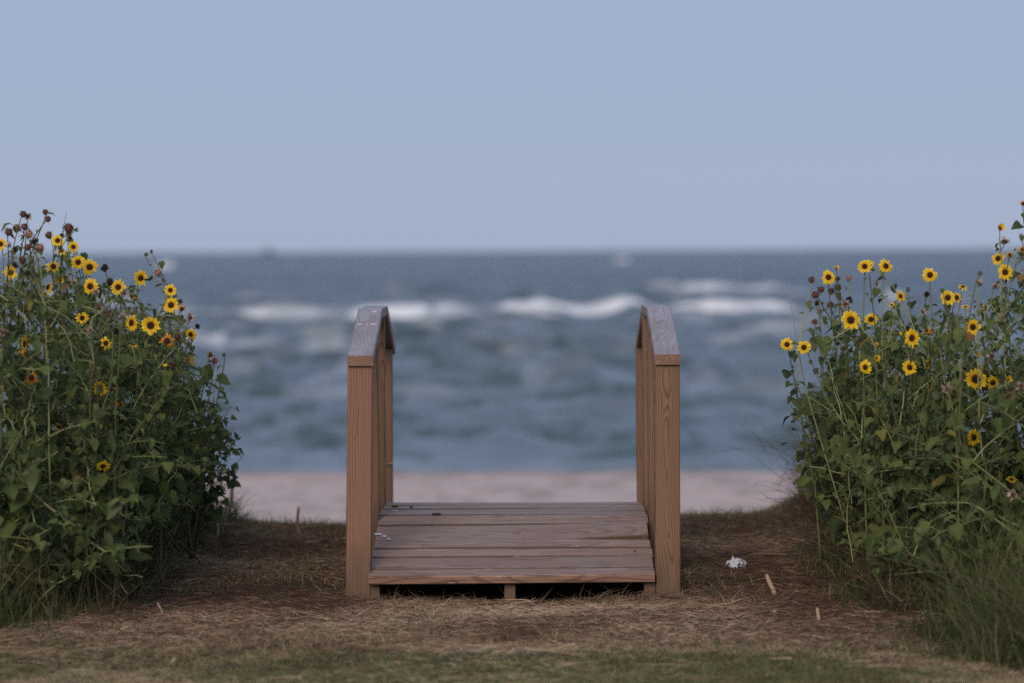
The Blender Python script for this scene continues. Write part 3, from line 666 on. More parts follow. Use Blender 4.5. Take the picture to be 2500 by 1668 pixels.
def seg_curve(p0, p1, lean, rng, n=9, wob=.012):
    p0 = np.array(p0); p1 = np.array(p1); t = np.linspace(0, 1, n)[:, None]
    c = p0 * .55 + p1 * .45 + np.array(lean)
    w = np.cumsum(rng.normal(0, wob, (n, 3)), axis=0) * np.sin(t * math.pi)
    return (1 - t) ** 2 * p0 + 2 * t * (1 - t) * c + t * t * p1 + w

PLANTS_L = [(-1.62, 10.15, 'front sunflower plant at the left edge with a lone withered orange bloom low down'),
            (-1.40, 10.50, 'sunflower plant with long pale stems forking left of the bridge'),
            (-1.80, 10.95, 'tall sunflower plant cut by the left edge, crowned with brown seed heads'),
            (-1.52, 11.25, 'sunflower plant with a dense cluster of yellow blooms in front of the horizon at left'),
            (-1.36, 11.15, 'sunflower plant on the sea side of the left thicket with orange fading blooms'),
            (-1.66, 12.00, 'sunflower plant deep inside the left thicket, half hidden by leaves'),
            (-1.30, 12.10, 'sunflower plant leaning out toward the bridge, two tan seed heads at its tip'),
            (-1.45, 13.10, 'leafy sunflower plant at the back of the left thicket by the bank edge'),
            (-2.25, 10.60, 'sunflower plant just outside the picture at left front'), (-2.30, 11.80, 'sunflower plant just outside the picture at left rear')]
PLANTS_R = [(1.50, 10.30, 'front sunflower plant of the right thicket with hanging heart shaped leaves'),
            (1.78, 10.10, 'sunflower plant at the right edge with the widest yellow bloom'),
            (1.28, 10.95, 'sunflower plant nearest the bridge at right with one big round bloom and brown heads'),
            (1.56, 11.05, 'sunflower plant in the middle of the right thicket with paired upright blooms'),
            (1.84, 11.15, 'tallest sunflower plant, rising above the horizon at the right edge'),
            (1.22, 11.70, 'sunflower plant leaning left over the sand with two small blooms side by side'),
            (1.58, 12.05, 'sunflower plant deep inside the right thicket with a single bloom against the sea'),
            (1.42, 13.00, 'leafy sunflower plant at the back of the right thicket by the bank edge'),
            (2.30, 10.50, 'sunflower plant just outside the picture at right front'), (2.35, 11.80, 'sunflower plant just outside the picture at right rear')]

def head_object(kind, parent, pos, R, yaw, tilt, rng):
    """one bloom, seed head or bud as parts of its plant"""
    # +Z of the head looks at the viewer (-Y), then yaw / tilt
    y, t = math.radians(yaw), math.radians(tilt)
    d = Vector((math.sin(y) * math.cos(t), -math.cos(y) * math.cos(t), math.sin(t)))
    q = d.to_track_quat('Z', 'Y') @ Euler((0, 0, rng.uniform(0, 6.28))).to_quaternion()
    def put(name, me, par, loc=None, rot=None, s=None):
        o = link(name, me, par)
        if loc is not None: o.location = loc; o.rotation_mode = 'QUATERNION'; o.rotation_quaternion = rot; o.scale = (s, s, s)
        return o
    if kind in BLOOM:
        f = put('flower', BLOOM[kind], parent, pos, q, R)
        put('flower_disc', DISC, f); put('bracts', BRACT, f)
        if kind == 'withered': f['label'] = 'withered orange flower'
    elif kind == 'bud': put('bud', BUD, parent, pos, q, R)
    else: put('seed_head', SEEDH[kind], parent, pos, q, R)
    return d

def thicket(plants, outline, flowers, seeds, group, seed, n_fill):
    rng = np.random.default_rng(seed)
    P_ = []
    for x, y, lab in plants:
        z = float(ground_z(x, y)); e = empty('sunflower_plant', (x, y, z)); tag(e, lab, 'sunflower plant', group)
        P_.append(dict(e=e, base=np.array([x, y, z]), px=px_of((x, y, .8))[0], stems=MB(), leaf=MB(), nodes=[], heads=0))
    FL = []; FLA = [np.zeros(0)] * 4
    lx = [[] for _ in P_]; ld = [[] for _ in P_]; ln = [[] for _ in P_]; ls = [[] for _ in P_]; lt = [[] for _ in P_]
    def add_leaf(k, p, ang, size, el, tone=None, filler=False):
        d = np.array([math.cos(ang) * math.cos(el), math.sin(ang) * math.cos(el), math.sin(el)])
        c = p + d * size * .5; pp = px_of(c)
        if FL and FLA[0].size:
            hit = (np.hypot(FLA[0] - pp[0], FLA[1] - pp[1]) < FLA[2] + size * 260) & (c[1] < FLA[3] + .05)
            if hit.any(): return
        if filler and not inside(outline, pp[0] + rng.normal(0, 9), pp[1] + rng.normal(0, 9)): return
        lx[k].append(p); ld[k].append(d); ln[k].append(np.array([rng.normal(0, .35), rng.normal(0, .35), 1.0])); ls[k].append(size)
        if tone is None:
            tone = rng.uniform(0, .9)
            if rng.random() < .03: tone = rng.uniform(.93, 1)
        lt[k].append(tone)
    def leafy(k, pts, spacing, big, start=.15, filler=False):
        seg = np.linalg.norm(np.diff(pts, axis=0), axis=1); cum = np.concatenate([[0], np.cumsum(seg)]); tot = cum[-1]
        a = rng.uniform(0, 6.28); s = start * tot + rng.uniform(0, spacing)
        while s < tot * .985:
            p = np.array([np.interp(s, cum, pts[:, q]) for q in range(3)])
            u = s / tot; size = big * (1.15 - .75 * u) * (rng.uniform(.4, 1.0) if rng.random() < .8 else rng.uniform(1, 1.5))
            el = rng.uniform(-1.25, .15)
            # stalk
            st = size * rng.uniform(.35, .7); d = np.array([math.cos(a), math.sin(a), .55]); e = p + d * st
            P_[k]['stems'].tube([p, p + d * st * .5 + np.array([0, 0, st * .08]), e], [.0015, .0012, .0010], 3, (rng.uniform(.45, .8), 0, 0), False)
            add_leaf(k, e, a + rng.uniform(-.4, .4), size, el, None, filler)
            a += 2.4 + rng.uniform(-.5, .5); s += spacing * rng.uniform(.6, 1.4)
    def blocks(pts):
        a = np.vstack([pts, (pts[1:] + pts[:-1]) / 2]); pp = np.array([px_of(v) for v in a])
        for fx, fy, fr, fd in FL[:len(flowers)]:
            if ((np.hypot(pp[:, 0] - fx, pp[:, 1] - fy) < fr * .85 + 3) & (a[:, 1] < fd - .01)).any(): return True
        return False
    def nearest_plant(px, top):
        best = None
        c = []
        for i, q in enumerate(P_):
            dist = abs(q['px'] - px) / 120.0 + (abs(q['base'][1] - 11.1) * .8) + (5 if abs(q['base'][0]) > 2.1 else 0)
            if q['heads'] > 13: dist += 1.5
            c.append(dist)
        return int(np.argmin(c))
    # flowering stems: heads open on the outer, light side of the thicket
    jobs = []
    for kind_list, isf in ((flowers, True), (seeds, False)):
        for it in kind_list:
            conv, cx, cy, dm, kind = it[:5]; px, py = conv(cx, cy); k = nearest_plant(px, py); P_[k]['heads'] += 1
            sc = 3.016 if conv in (A, C6) else 2.347
            depth = P_[k]['base'][1] + rng.uniform(-.28, .05) - (.32 if py > 800 else 0)
            jobs.append((it, k, depth)); FL.append((px, py, dm / sc / 2 * (1.0 if isf else .7), depth))
    FLA = [np.array(v) for v in zip(*FL)]
    jobs = iter(jobs)
    for kind_list, isf in ((flowers, True), (seeds, False)):
        for it in kind_list:
            conv, cx, cy, dm, kind = it[:5]
            px, py = conv(cx, cy); it, k, depth = next(jobs); q = P_[k]
            sc = 3.016 if conv in (A, C6) else 2.347
            p = np.array(P(px, py, depth)); R = dm / sc / 2 / FPX * depth
            yaw, tilt = (it[5], it[6]) if isf else (rng.uniform(-70, 70), rng.uniform(-20, 70))
            d = np.array(head_object(kind, q['e'], Vector(p - q['base']), R * (1.05 if isf else 1.25), yaw, tilt, rng))
            attach = p - d * R * .28
            # branch off the nearest lower stem node, or rise from the base
            cand = [n for n in q['nodes'] if n[2] < p[2] - .10 and np.linalg.norm((n - p)[:2]) < .8 * (p[2] - n[2])]
            for attempt in range(8):
              if len(cand) > 6 and rng.random() < .75:
                c2 = sorted(cand, key=lambda n: np.linalg.norm(n - p))[:10]; b0 = c2[rng.integers(len(c2))]; r0 = .0028
              else: b0 = q['base'] + np.array([rng.normal(0, .05), rng.normal(0, .06), 0]); r0 = .0046
              lean = (attach - b0) * np.array([-.22, -.2, .10]) - d * .06 + np.array([0, 0, .02])
              pts = seg_curve(b0, attach, lean, rng, 10, .004)
              pts[-2] = attach - d * R * .5 + (pts[-2] - attach) * .35
              if not blocks(pts): break
            tone = rng.uniform(.5, 1.0) if kind not in ('brown', 'dark') or rng.random() < .35 else rng.uniform(.05, .35)
            if r0 > .004: tone = rng.uniform(.35, .75) if tone > .5 else tone
            q['stems'].tube(pts, np.linspace(r0, .0016, len(pts)), 6, (tone, 0, 0))
            q['nodes'] += [pts[i] for i in range(2, len(pts) - 1)]
            ln_ = np.linalg.norm(attach - b0)
            leafy(k, pts, .055 if ln_ > .4 else .045, .072 if ln_ > .4 else .045, .25 if ln_ > .4 else .2)
    # body of the thicket: leafy stems to points spread through its volume
    xs0, xs1 = outline[:, 0].min(), outline[:, 0].max(); ys0, ys1 = outline[:, 1].min(), outline[:, 1].max()
    made = 0
    while made < n_fill:
        k = int(rng.integers(len(P_))); q = P_[k]
        off = np.array([rng.normal(0, .19), rng.normal(0, .30)])
        y = q['base'][1] + off[1]; x = q['base'][0] + off[0]
        z = rng.uniform(.12, 1.32) ** 1.0
        if y < 9.6: continue
        pp = px_of((x, y, z))
        if not inside(outline, pp[0], pp[1]): continue
        top_ = outline[:, 1][(outline[:, 1] < 1100)].min()
        if rng.random() > np.interp(pp[1], [600, 700, 950], [.40, .75, 1.0]): continue
        p = np.array([x, y, z]); made += 1
        cand = [n for n in q['nodes'] if n[2] < p[2] + .02 and np.linalg.norm(n - p) < .42 and np.linalg.norm(n - p) > .08]
        if cand: b0 = cand[rng.integers(len(cand))]; r0 = .0026
        else: b0 = q['base'] + np.array([rng.normal(0, .08), rng.normal(0, .10), 0]); r0 = .0040
        dist = np.linalg.norm(p - b0)
        pts = seg_curve(b0, p, np.array([0, 0, .15 * dist]) + rng.normal(0, .02, 3), rng, 7, .006)
        if blocks(pts): continue
        q['stems'].tube(pts, np.linspace(r0, .001, len(pts)), 4, ((rng.uniform(.8, 1) if rng.random() < .35 else rng.uniform(.15, .9)) if r0 < .004 else rng.uniform(.1, .55), 0, 0), False)
        if len(q['nodes']) < 500: q['nodes'] += [pts[i] for i in range(2, 6)]
        leafy(k, pts, .026, .064 if z < .9 else .052, .12 if dist < .4 else .4, True)
    for k, q in enumerate(P_):
        leaves(q['leaf'], lx[k], ld[k], ln[k], np.array(ls[k]), rng, np.array(lt[k]), rng.uniform(.55, 1.05, len(lx[k])), 1.0)
        for nm, mb, mt in (('stem', q['stems'], M_STEM), ('foliage', q['leaf'], M_LEAF)):
            for i in range(len(mb.v)): mb.v[i] = mb.v[i] - q['base']
            mb.obj(nm, mt, q['e'])
    return P_
PL = thicket(PLANTS_L, OUT_L, LEFT, LEFT_SEED, 'wild sunflowers left of the footbridge', 21, 1050)
PR = thicket(PLANTS_R, OUT_R, RIGHT, RIGHT_SEED, 'wild sunflowers right of the footbridge', 22, 1050)

# ------------------------------------------------------------------ grass, straw, litter
def blades(mb, base, dirs, L, w, bend, tone, n=3):
    """batch of curved tapering blades; dirs = initial direction, bend = sideways/downward pull"""
    N = len(base); u = np.linspace(0, 1, n + 1)
    d = dirs / np.linalg.norm(dirs, axis=1)[:, None]
    s = np.cross(d, np.stack([RNG.normal(0, 1, N), RNG.normal(0, 1, N), np.full(N, .3)], -1)); s /= np.linalg.norm(s, axis=1)[:, None] + 1e-9
    cen = base[:, None, :] + L[:, None, None] * (u[None, :, None] * d[:, None, :] + (u ** 2)[None, :, None] * bend[:, None, :])
    wd = w[:, None] * (1 - u[None, :] ** 1.5 * .92)
    a = cen - s[:, None, :] * wd[..., None]; c = cen + s[:, None, :] * wd[..., None]
    V = np.stack([a, c], 2).reshape(N, -1, 3)
    F1 = np.array([[2 * i, 2 * i + 1, 2 * i + 3, 2 * i + 2] for i in range(n)])
    F = (F1[None] + (np.arange(N) * 2 * (n + 1))[:, None, None]).reshape(-1, 4)
    C = np.zeros((N, 2 * (n + 1), 3)); C[..., 0] = np.clip(tone, 0, 1)[:, None]
    mb.v.append(V.reshape(-1, 3)); mb.f.append(F + mb.n); mb.c.append(C.reshape(-1, 3)); mb.n += N * 2 * (n + 1)
def under_plants(x, y):   # how deep inside a thicket footprint
    l = -x - np.interp(y, [9.6, 9.9, 10.9, 13, 14.2], [1.62, 1.52, 1.30, 1.42, 1.42])
    r = x - np.interp(y, [8.8, 9.3, 10.3, 11.6, 14.1], [1.50, 1.30, 1.12, 1.16, 1.28])
    r = np.where(y < 8.95, -1, r); l = np.where(y < 9.8, -1, l)
    return np.maximum(l, r)
def scatter(n, x0=-2.6, x1=2.6, y0=7.9, y1=14.35):
    y = RNG.uniform(y0, y1, n); x = RNG.uniform(x0, x1, n); return x, y
def deck_free(x, y): return ~((np.abs(x) < .60) & (y > 11.02) & (y < 13.0))

# short mown turf: green in patches toward the viewer, straw coloured elsewhere
x, y = scatter(300000, y0=8.0, y1=10.4)
green = fbm(x * 1.3 + 4, y * 2.2, 81)
lawn = sstep(10.25, 9.2, y + 1.1 * (fbm(x * 1.5, y * 1.5, 83) - .5))
k = (RNG.random(len(x)) < lawn * .97 + .05) & (under_plants(x, y) < .05); x, y, green = x[k], y[k], green[k]
N = len(x); gz = ground_z(x, y)
green = .6 * green + .4 * fbm(x * 6, y * 6, 87)
isg = RNG.random(N) < .92 * sstep(.40, .62, green + .17 * sstep(9.75, 9.1, y) * sstep(-1.2, -.2, x) * sstep(1.4, .8, x) - .02)
tone = np.where(isg, RNG.uniform(.2, .72, N), RNG.uniform(.70, 1.0, N))
d = np.stack([RNG.normal(0, .55, N), RNG.normal(0, .55, N), np.full(N, 1.0)], -1)
g = MB(); n4 = 90000; x4 = RNG.uniform(-4.5, 4.5, n4); y4 = RNG.uniform(5.0, 9.0, n4); k4 = (np.abs(x4) > 2.55) | (y4 < 8.1); x4, y4 = x4[k4], y4[k4]; n4 = len(x4)
blades(g, np.stack([x4, y4, ground_z(x4, y4) - .003], -1), np.stack([RNG.normal(0, .5, n4), RNG.normal(0, .5, n4), np.ones(n4)], -1), RNG.uniform(.015, .04, n4), RNG.uniform(.001, .002, n4), np.stack([RNG.normal(0, .4, n4), RNG.normal(0, .4, n4), RNG.uniform(-.6, 0, n4)], -1), np.where(RNG.random(n4) < .6, RNG.uniform(.2, .7, n4), RNG.uniform(.7, 1, n4)), 2)
blades(g, np.stack([x, y, gz - .003], -1), d, RNG.uniform(.010, .028, N) * (.8 + .5 * green), RNG.uniform(.0006, .0014, N), np.stack([RNG.normal(0, .4, N), RNG.normal(0, .4, N), RNG.uniform(-.6, 0, N)], -1), tone, 2)
tag(g.obj('lawn_grass', M_GRASS), 'short mown turf, green and straw coloured, along the bottom of the picture', 'grass', kind='stuff')
# loose straw and cut stems lying on the path
x, y = scatter(260000, y0=8.4)
den = .22 + .78 * sstep(9.2, 10.0, y + .9 * (fbm(x * 1.7, y * 1.7, 84) - .5))
k = (RNG.random(len(x)) < den) & deck_free(x, y); x, y = x[k], y[k]
xe = np.concatenate([RNG.uniform(-.66, .66, 3000), RNG.normal(-.55, .09, 500), RNG.normal(.55, .09, 500)]); ye = np.concatenate([11.02 - np.abs(RNG.normal(0, .13, 3000)), RNG.normal(10.95, .06, 1000)])
x = np.concatenate([x, xe]); y = np.concatenate([y, ye]); N = len(x)          # drifts of straw against the front of the bridge
pale = fbm(x * 1.4, y * 1.4, 91) * 1.1 - .30 + .33 * sstep(11.2, 10.2, y) * sstep(1.3, .4, x) + .13 - .12 * sstep(.6, 1.0, x) * sstep(9.8, 10.6, y)
a = RNG.uniform(0, 6.283, N)
d = np.stack([np.cos(a), np.sin(a), RNG.normal(.10, .16, N)], -1)
L = RNG.gamma(2.2, .014, N) + .01
g = MB(); blades(g, np.stack([x, y, ground_z(x, y) + RNG.uniform(0, .014, N)], -1), d, L, RNG.uniform(.0004, .0011, N), np.stack([RNG.normal(0, .2, N), RNG.normal(0, .2, N), RNG.uniform(-.15, .05, N)], -1), np.clip(pale + RNG.normal(0, .22, N), 0, 1), 2)
n2 = 900; x2, y2 = scatter(n2, y0=8.7, y1=14.0); k = deck_free(x2, y2); x2, y2 = x2[k], y2[k]; n2 = len(x2); a2 = RNG.normal(0, .8, n2) + np.where(RNG.random(n2) < .5, 0, math.pi)
blades(g, np.stack([x2, y2, ground_z(x2, y2) + RNG.uniform(.004, .016, n2)], -1), np.stack([np.cos(a2), np.sin(a2), RNG.normal(.06, .12, n2)], -1), RNG.uniform(.05, .15, n2), RNG.uniform(.0008, .0018, n2), np.stack([RNG.normal(0, .25, n2), RNG.normal(0, .25, n2), RNG.uniform(-.2, .0, n2)], -1), RNG.choice([.05, .75, .9], n2, p=[.4, .3, .3]), 4)
n3 = 160; x3 = RNG.uniform(-.62, .62, n3); y3 = RNG.uniform(10.95, 11.12, n3)
blades(g, np.stack([x3, y3, ground_z(x3, y3)], -1), np.stack([RNG.normal(0, .7, n3), RNG.normal(0, .5, n3), RNG.uniform(.3, 1.2, n3)], -1), RNG.uniform(.03, .10, n3), RNG.uniform(.0004, .0009, n3), np.stack([RNG.normal(0, .5, n3), RNG.normal(0, .4, n3), RNG.uniform(-.6, 0, n3)], -1), RNG.uniform(.4, .85, n3), 4)
tag(g.obj('straw_litter', M_STRAW), 'dry brown straw and cut stems strewn on the path round the footbridge', 'straw', kind='stuff')
# sparse upright stubble and green tufts on the path and along the bank edge
x, y = scatter(60000, y0=9.2)
tuft = fbm(x * 2.1, y * 2.1, 95)
edge = np.exp(-((y - 14.0) / .22) ** 2) * (.4 + noise(x * 3, x * 0, 97))
k = (RNG.random(len(x)) < sstep(.42, .66, tuft) * .6 * (x < 0.9) + edge * 1.1 + .05) & deck_free(x, y); x, y, tuft = x[k], y[k], tuft[k]; N = len(x)
tone = np.where(RNG.random(N) < .45 + .4 * (y > 13.6), RNG.uniform(0, .6, N), RNG.uniform(.55, .95, N))
g = MB(); blades(g, np.stack([x, y, ground_z(x, y) - .004], -1), np.stack([RNG.normal(0, .35, N), RNG.normal(0, .35, N), np.ones(N)], -1), RNG.uniform(.02, .055, N) * (1 + .6 * (y > 13.7)), RNG.uniform(.0009, .0022, N), np.stack([RNG.normal(0, .4, N), RNG.normal(0, .4, N), RNG.uniform(-.5, 0, N)], -1), tone, 3)
tag(g.obj('path_grass', M_GRASS), 'sparse short grass tufts on the brown path and along the bank edge', 'grass', kind='stuff')
# long grass crowding the feet of the sunflowers
def long_grass(label, side, n, seed):
    rng = np.random.default_rng(seed)
    y = rng.uniform(8.9, 14.2, n * 3); x = side * rng.uniform(1.0, 2.7, n * 3)
    u = under_plants(x, y)
    if side < 0: u = np.where((y > 13.2) & (x > -1.62) & (x < -1.22), np.maximum(u, .07 * rng.random(len(x))), u)
    k = (u > -.05 - .05 * rng.random(len(x))) & (rng.random(len(x)) < sstep(-.1, .15, u) * .8 + .2) & (fbm(x * 3, y * 3, seed) > (.33 if side < 0 else .40))
    x, y, u = x[k][:n], y[k][:n], u[k][:n]; N = len(x)
    hgt_ = (.14 + .28 * sstep(0, .16, u)) * rng.uniform(.45, 1.25, N)
    if side > 0: hgt_ = hgt_ * (.62 + .50 * sstep(1.3, 1.5, x) * sstep(10.8, 10.0, y))
    tone = np.clip(rng.normal(.36 if side < 0 else .26, .22, N) + (.25 * (rng.random(N) < .22)), 0, 1)
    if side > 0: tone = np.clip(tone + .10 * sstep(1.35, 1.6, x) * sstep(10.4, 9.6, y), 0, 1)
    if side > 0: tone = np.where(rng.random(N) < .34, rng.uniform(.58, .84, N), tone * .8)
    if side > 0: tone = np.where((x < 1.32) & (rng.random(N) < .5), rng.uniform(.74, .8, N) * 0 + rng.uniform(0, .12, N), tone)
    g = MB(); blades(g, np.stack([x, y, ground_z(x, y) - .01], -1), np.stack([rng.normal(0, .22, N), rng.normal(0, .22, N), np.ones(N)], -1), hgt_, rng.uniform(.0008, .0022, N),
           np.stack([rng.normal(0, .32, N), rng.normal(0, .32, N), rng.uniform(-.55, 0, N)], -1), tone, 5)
    tag(g.obj('long_grass', M_LONG_SHADED), label, 'grass', kind='stuff')
long_grass('dark long grass at the foot of the left sunflowers', -1, 34000, 5)
long_grass('long green and straw coloured grass at the foot of the right sunflowers', 1, 36000, 6)
# brown dead stems tangled in the thickets' skirts
def dead(label, side, n, seed, spots):
    rng = np.random.default_rng(seed); g = MB()
    for _ in range(n):
        x0, x1, y0, y1, h0, h1 = spots[min(len(spots) - 1, rng.integers(len(spots)) if rng.random() > .0 else 0)]
        x = rng.uniform(x0, x1); y = rng.uniform(y0, y1); z = float(ground_z(x, y)) - .01; h = rng.uniform(h0, h1); a = rng.uniform(0, 6.28)
        fl = rng.uniform(.2, 1.1)
        p0 = np.array([x, y, z]); p1 = p0 + np.array([math.cos(a) * h * fl, math.sin(a) * h * fl, h * rng.uniform(.3, 1)])
        pts = seg_curve(p0, p1, np.array([0, 0, h * .25]) + rng.normal(0, .02, 3), rng, 7, h * .03)
        if min(pts[:, 0] * side) < 1.2 and rng.random() < .8: continue
        t = rng.choice([rng.uniform(.05, .35), rng.uniform(.35, .8)], p=[.75, .25])
        g.tube(pts, np.linspace(rng.uniform(.0008, .0019), .0005, 7), 4, (t, 0, 0), False)
        for b_ in range(rng.integers(0, 4)):
            q = pts[rng.integers(2, 7)]; e = q + rng.normal(0, .05, 3) + np.array([0, 0, .02]); g.tube([q, (q + e) / 2 + rng.normal(0, .005, 3), e], [.001, .0008, .0005], 3, (t, 0, 0), False)
    tag(g.obj('dead_stems', M_STRAW), label, 'dead stems', kind='stuff')
dead('thin dry stems bent over in the skirt of the left thicket', -1, 420, 8, [(-2.0, -1.25, 10.0, 11.2, .08, .4), (-1.6, -1.25, 11, 13.5, .06, .3)])
dead('tangle of brown twigs and dry stems at the foot of the right thicket', 1, 3000, 9, [(1.22, 1.42, 10.3, 12.5, .06, .25), (1.27, 1.5, 11.5, 13.9, .08, .32), (1.2, 1.32, 10.2, 10.8, .05, .14), (1.27, 1.42, 11.2, 12.9, .15, .42), (1.26, 1.5, 12.2, 13.8, .15, .45), (1.26, 1.5, 12.0, 13.8, .15, .5)])

# leggy weed with small round leaves on the sea side of the right thicket, another on the left
def weed(x, y, tips, label, seed, lean=0):
    rng = np.random.default_rng(seed); z = float(ground_z(x, y)); e = empty('leafy_weed', (x, y, z)); tag(e, label, 'weed')
    st, lf = MB(), MB(); lx, ld, ln, ls, lt = [], [], [], [], []
    base = np.array([x, y, z])
    for (px, py) in tips:
        p = np.array(P(px * 1.0638, py * 1.0638, y + rng.uniform(-.2, .2)))
        pts = seg_curve(base + rng.normal(0, .02, 3) * np.array([1, 1, 0]), p, np.array([(x - p[0]) * .15, 0, .05]), rng, 12, .008)
        st.tube(pts, np.linspace(.003, .001, 12), 5, (rng.uniform(.1, .6), 0, 0), False)
        for i in range(3, 12):
            for _ in range(rng.integers(2, 5)):
                u = rng.random(); q = pts[i - 1] * (1 - u) + pts[i] * u; d = rng.normal(0, 1, 3); d[2] *= .5; d /= np.linalg.norm(d)
                l = rng.uniform(.01, .05); st.tube([q, q + d * l], [.0008, .0006], 3, (.3, 0, 0), False)
                lx.append(q + d * l); ld.append(d + np.array([0, 0, -.3])); ln.append(np.array([rng.normal(0, .6), rng.normal(0, .6) - .3, 1])); ls.append(rng.uniform(.018, .042)); lt.append(rng.uniform(0, .6))
    leaves(lf, lx, ld, ln, np.array(ls), rng, np.array(lt), 1.1)
    for nm, mb, mt in (('stem', st, M_STEM), ('foliage', lf, M_LEAF)):
        for i in range(len(mb.v)): mb.v[i] = mb.v[i] - base
        mb.obj(nm, mt, e)
weed(1.30, 11.9, [(1806, 985), (1815, 930), (1828, 905), (1845, 900), (1838, 1020), (1850, 960), (1825, 870), (1870, 880), (1850, 1080), (1840, 1110)], 'leggy weed with small round leaves leaning over the sand right of the bridge', 31)
weed(-1.28, 12.4, [(530, 930), (545, 1000), (560, 1042), (548, 1075), (515, 960), (500, 905), (505, 1010), (520, 1050), (535, 980), (497, 860)], 'leggy weed with round leaves hanging over the sand left of the bridge', 32)

# ------------------------------------------------------------------ single things: stalks, sticks, crumpled paper, bits on the deck
def ground_hit(px, py):
    d = CAM_R @ Vector(((px * 1.0638 - 1250) / FPX, -(py * 1.0638 - 834) / FPX, -1.0))
    t = H / -d.z
    for _ in range(12):
        p = Vector((0, 0, H)) + d * t; t = (H - float(ground_z(p.x, p.y))) / -d.z
    if d.y * t > CREST - .22:                 # keep things on the near side of the bank edge
        t = (CREST - .22) / d.y; p = Vector((0, 0, H)) + d * t; return Vector((p.x, p.y, float(ground_z(p.x, p.y))))
    return Vector((0, 0, H)) + d * t
def stick(name, px, py, tip, r, label, cat, tone, mat, bow=.01, dd=0.0, group=None):
    b = ground_hit(px, py); t = P(tip[0] * 1.0638, tip[1] * 1.0638, b.y + dd); o = MB()
    rng = np.random.default_rng(int(px)); v = np.array(t - b)
    pts = seg_curve([0, 0, -.01], v, [bow, 0, 0], rng, 9, .0012)
    o.tube(pts, np.linspace(r * 1.15, r * .85, 9) * (1 + rng.normal(0, .05, 9)), 8, (tone, 0, 0))
    ob = o.obj(name, mat); ob.location = b; tag(ob, label, cat, group); return ob
stick('stick', 692, 1233, (686, 1164), .0072, 'short curved stick standing upright on the bank edge left of the bridge', 'stick', .58, M_STRAW, -.02)
stick('stick', 527, 1195, (541, 1070), .0065, 'thin green stalk standing bare beside the left thicket', 'stalk', .45, M_STEM, -.006)
stick('stick', 497, 1235, (499, 1202), .004, 'pale cut stub sticking up from the straw left of the bridge', 'stub', .95, M_STRAW, 0)
stick('stick', 472, 1205, (492, 1060), .009, 'thick brown stalk at the sea side of the left thicket', 'stalk', .35, M_STEM, .006)
stick('plant_stalk', 1779, 1362, (1759, 1320), .0085, 'pale cut stalk leaning in the dark mulch right of the bridge', 'stalk', .78, M_STRAW, .012, .05)
stick('plant_stalk', 1881, 1425, (1876, 1396), .0065, 'small white stub by the foot of the right thicket', 'stalk', .82, M_STRAW, 0, .02)
stick('plant_stalk', 376, 1412, (362, 1383), .0045, 'pale broken stalk on the straw in front of the left thicket', 'stalk', .82, M_STRAW, -.004, .03)
stick('plant_stalk', 388, 1526, (403, 1512), .006, 'short pale chip lying on the turf at lower left', 'stalk', .82, M_STRAW, 0, .02)
stick('twig', 1420, 1362, (1508, 1330) , .0016, 'thin forked twig leaning out under the right end of the deck', 'twig', .8, M_STRAW, 0, -.06)
m, nt, b = new_mat('white_paper', .8, .2); b.inputs['Base Color'].default_value = (.55, .57, .63, 1); M_WHITE = m
def crumple(name, p, R, label, cat, seed, group=None, flat=.7):
    rng = np.random.default_rng(seed); g = MB()
    # several creased sheets folded over one another
    for k in range(5):
        n = 7; u = np.linspace(-1, 1, n); X, Y = np.meshgrid(u, u); r_ = np.sqrt(X ** 2 + Y ** 2) + .01
        sc = np.minimum(1, 1.05 / r_); X = X * sc; Y = Y * sc
        Z = .55 * (1 - r_ ** 2) + rng.normal(0, .16, X.shape)
        q = Euler((rng.uniform(-.8, .8), rng.uniform(-.8, .8), rng.uniform(0, 6.28))).to_matrix()
        V = np.stack([X * .8 + rng.normal(0, .07, X.shape), Y * .8 + rng.normal(0, .07, X.shape), Z], -1).reshape(-1, 3) @ np.array(q).T
        V = V * R * .8; V[:, 2] = np.maximum(V[:, 2] * flat * 1.5, -.3 * R) + .3 * R; V[:, :2] += rng.normal(0, .28 * R, 2)
        i = np.arange(n - 1)[:, None] * n + np.arange(n - 1)[None, :]
        g.add(V, np.stack([i, i + 1, i + n + 1, i + n], -1).reshape(-1, 4))
    o = g.obj(name, M_WHITE, None, False); o.location = p; tag(o, label, cat, group); return o
crumple('crumpled_tissue', ground_hit(1690, 1303), .040, 'crumpled white tissue on the dark mulch right of the bridge', 'tissue', 3)
crumple('paper_scrap', ground_hit(1610, 1262), .008, 'tiny pale scrap between the tissue and the right post', 'scrap', 4)
crumple('paper_scrap', ground_hit(1777, 1405), .009, 'bluish pale scrap below the cut stalk right of the bridge', 'scrap', 5)
crumple('paper_scrap', ground_hit(1350, 1395), .012, 'white scrap in the straw below the right half of the deck', 'scrap', 6)
crumple('paper_scrap', ground_hit(1322, 1408), .008, 'small bluish scrap left of the white scrap in the straw', 'scrap', 7)
crumple('paper_scrap', ground_hit(1258, 1408), .007, 'white sliver in the straw below the middle joist', 'scrap', 8)
crumple('paper_scrap', ground_hit(565, 1268), .008, 'small white petal like scrap on the path left of the bridge', 'scrap', 9)
crumple('paper_scrap', ground_hit(1175, 1395), .006, 'tiny pale speck in the straw just under the middle joist', 'scrap', 10)
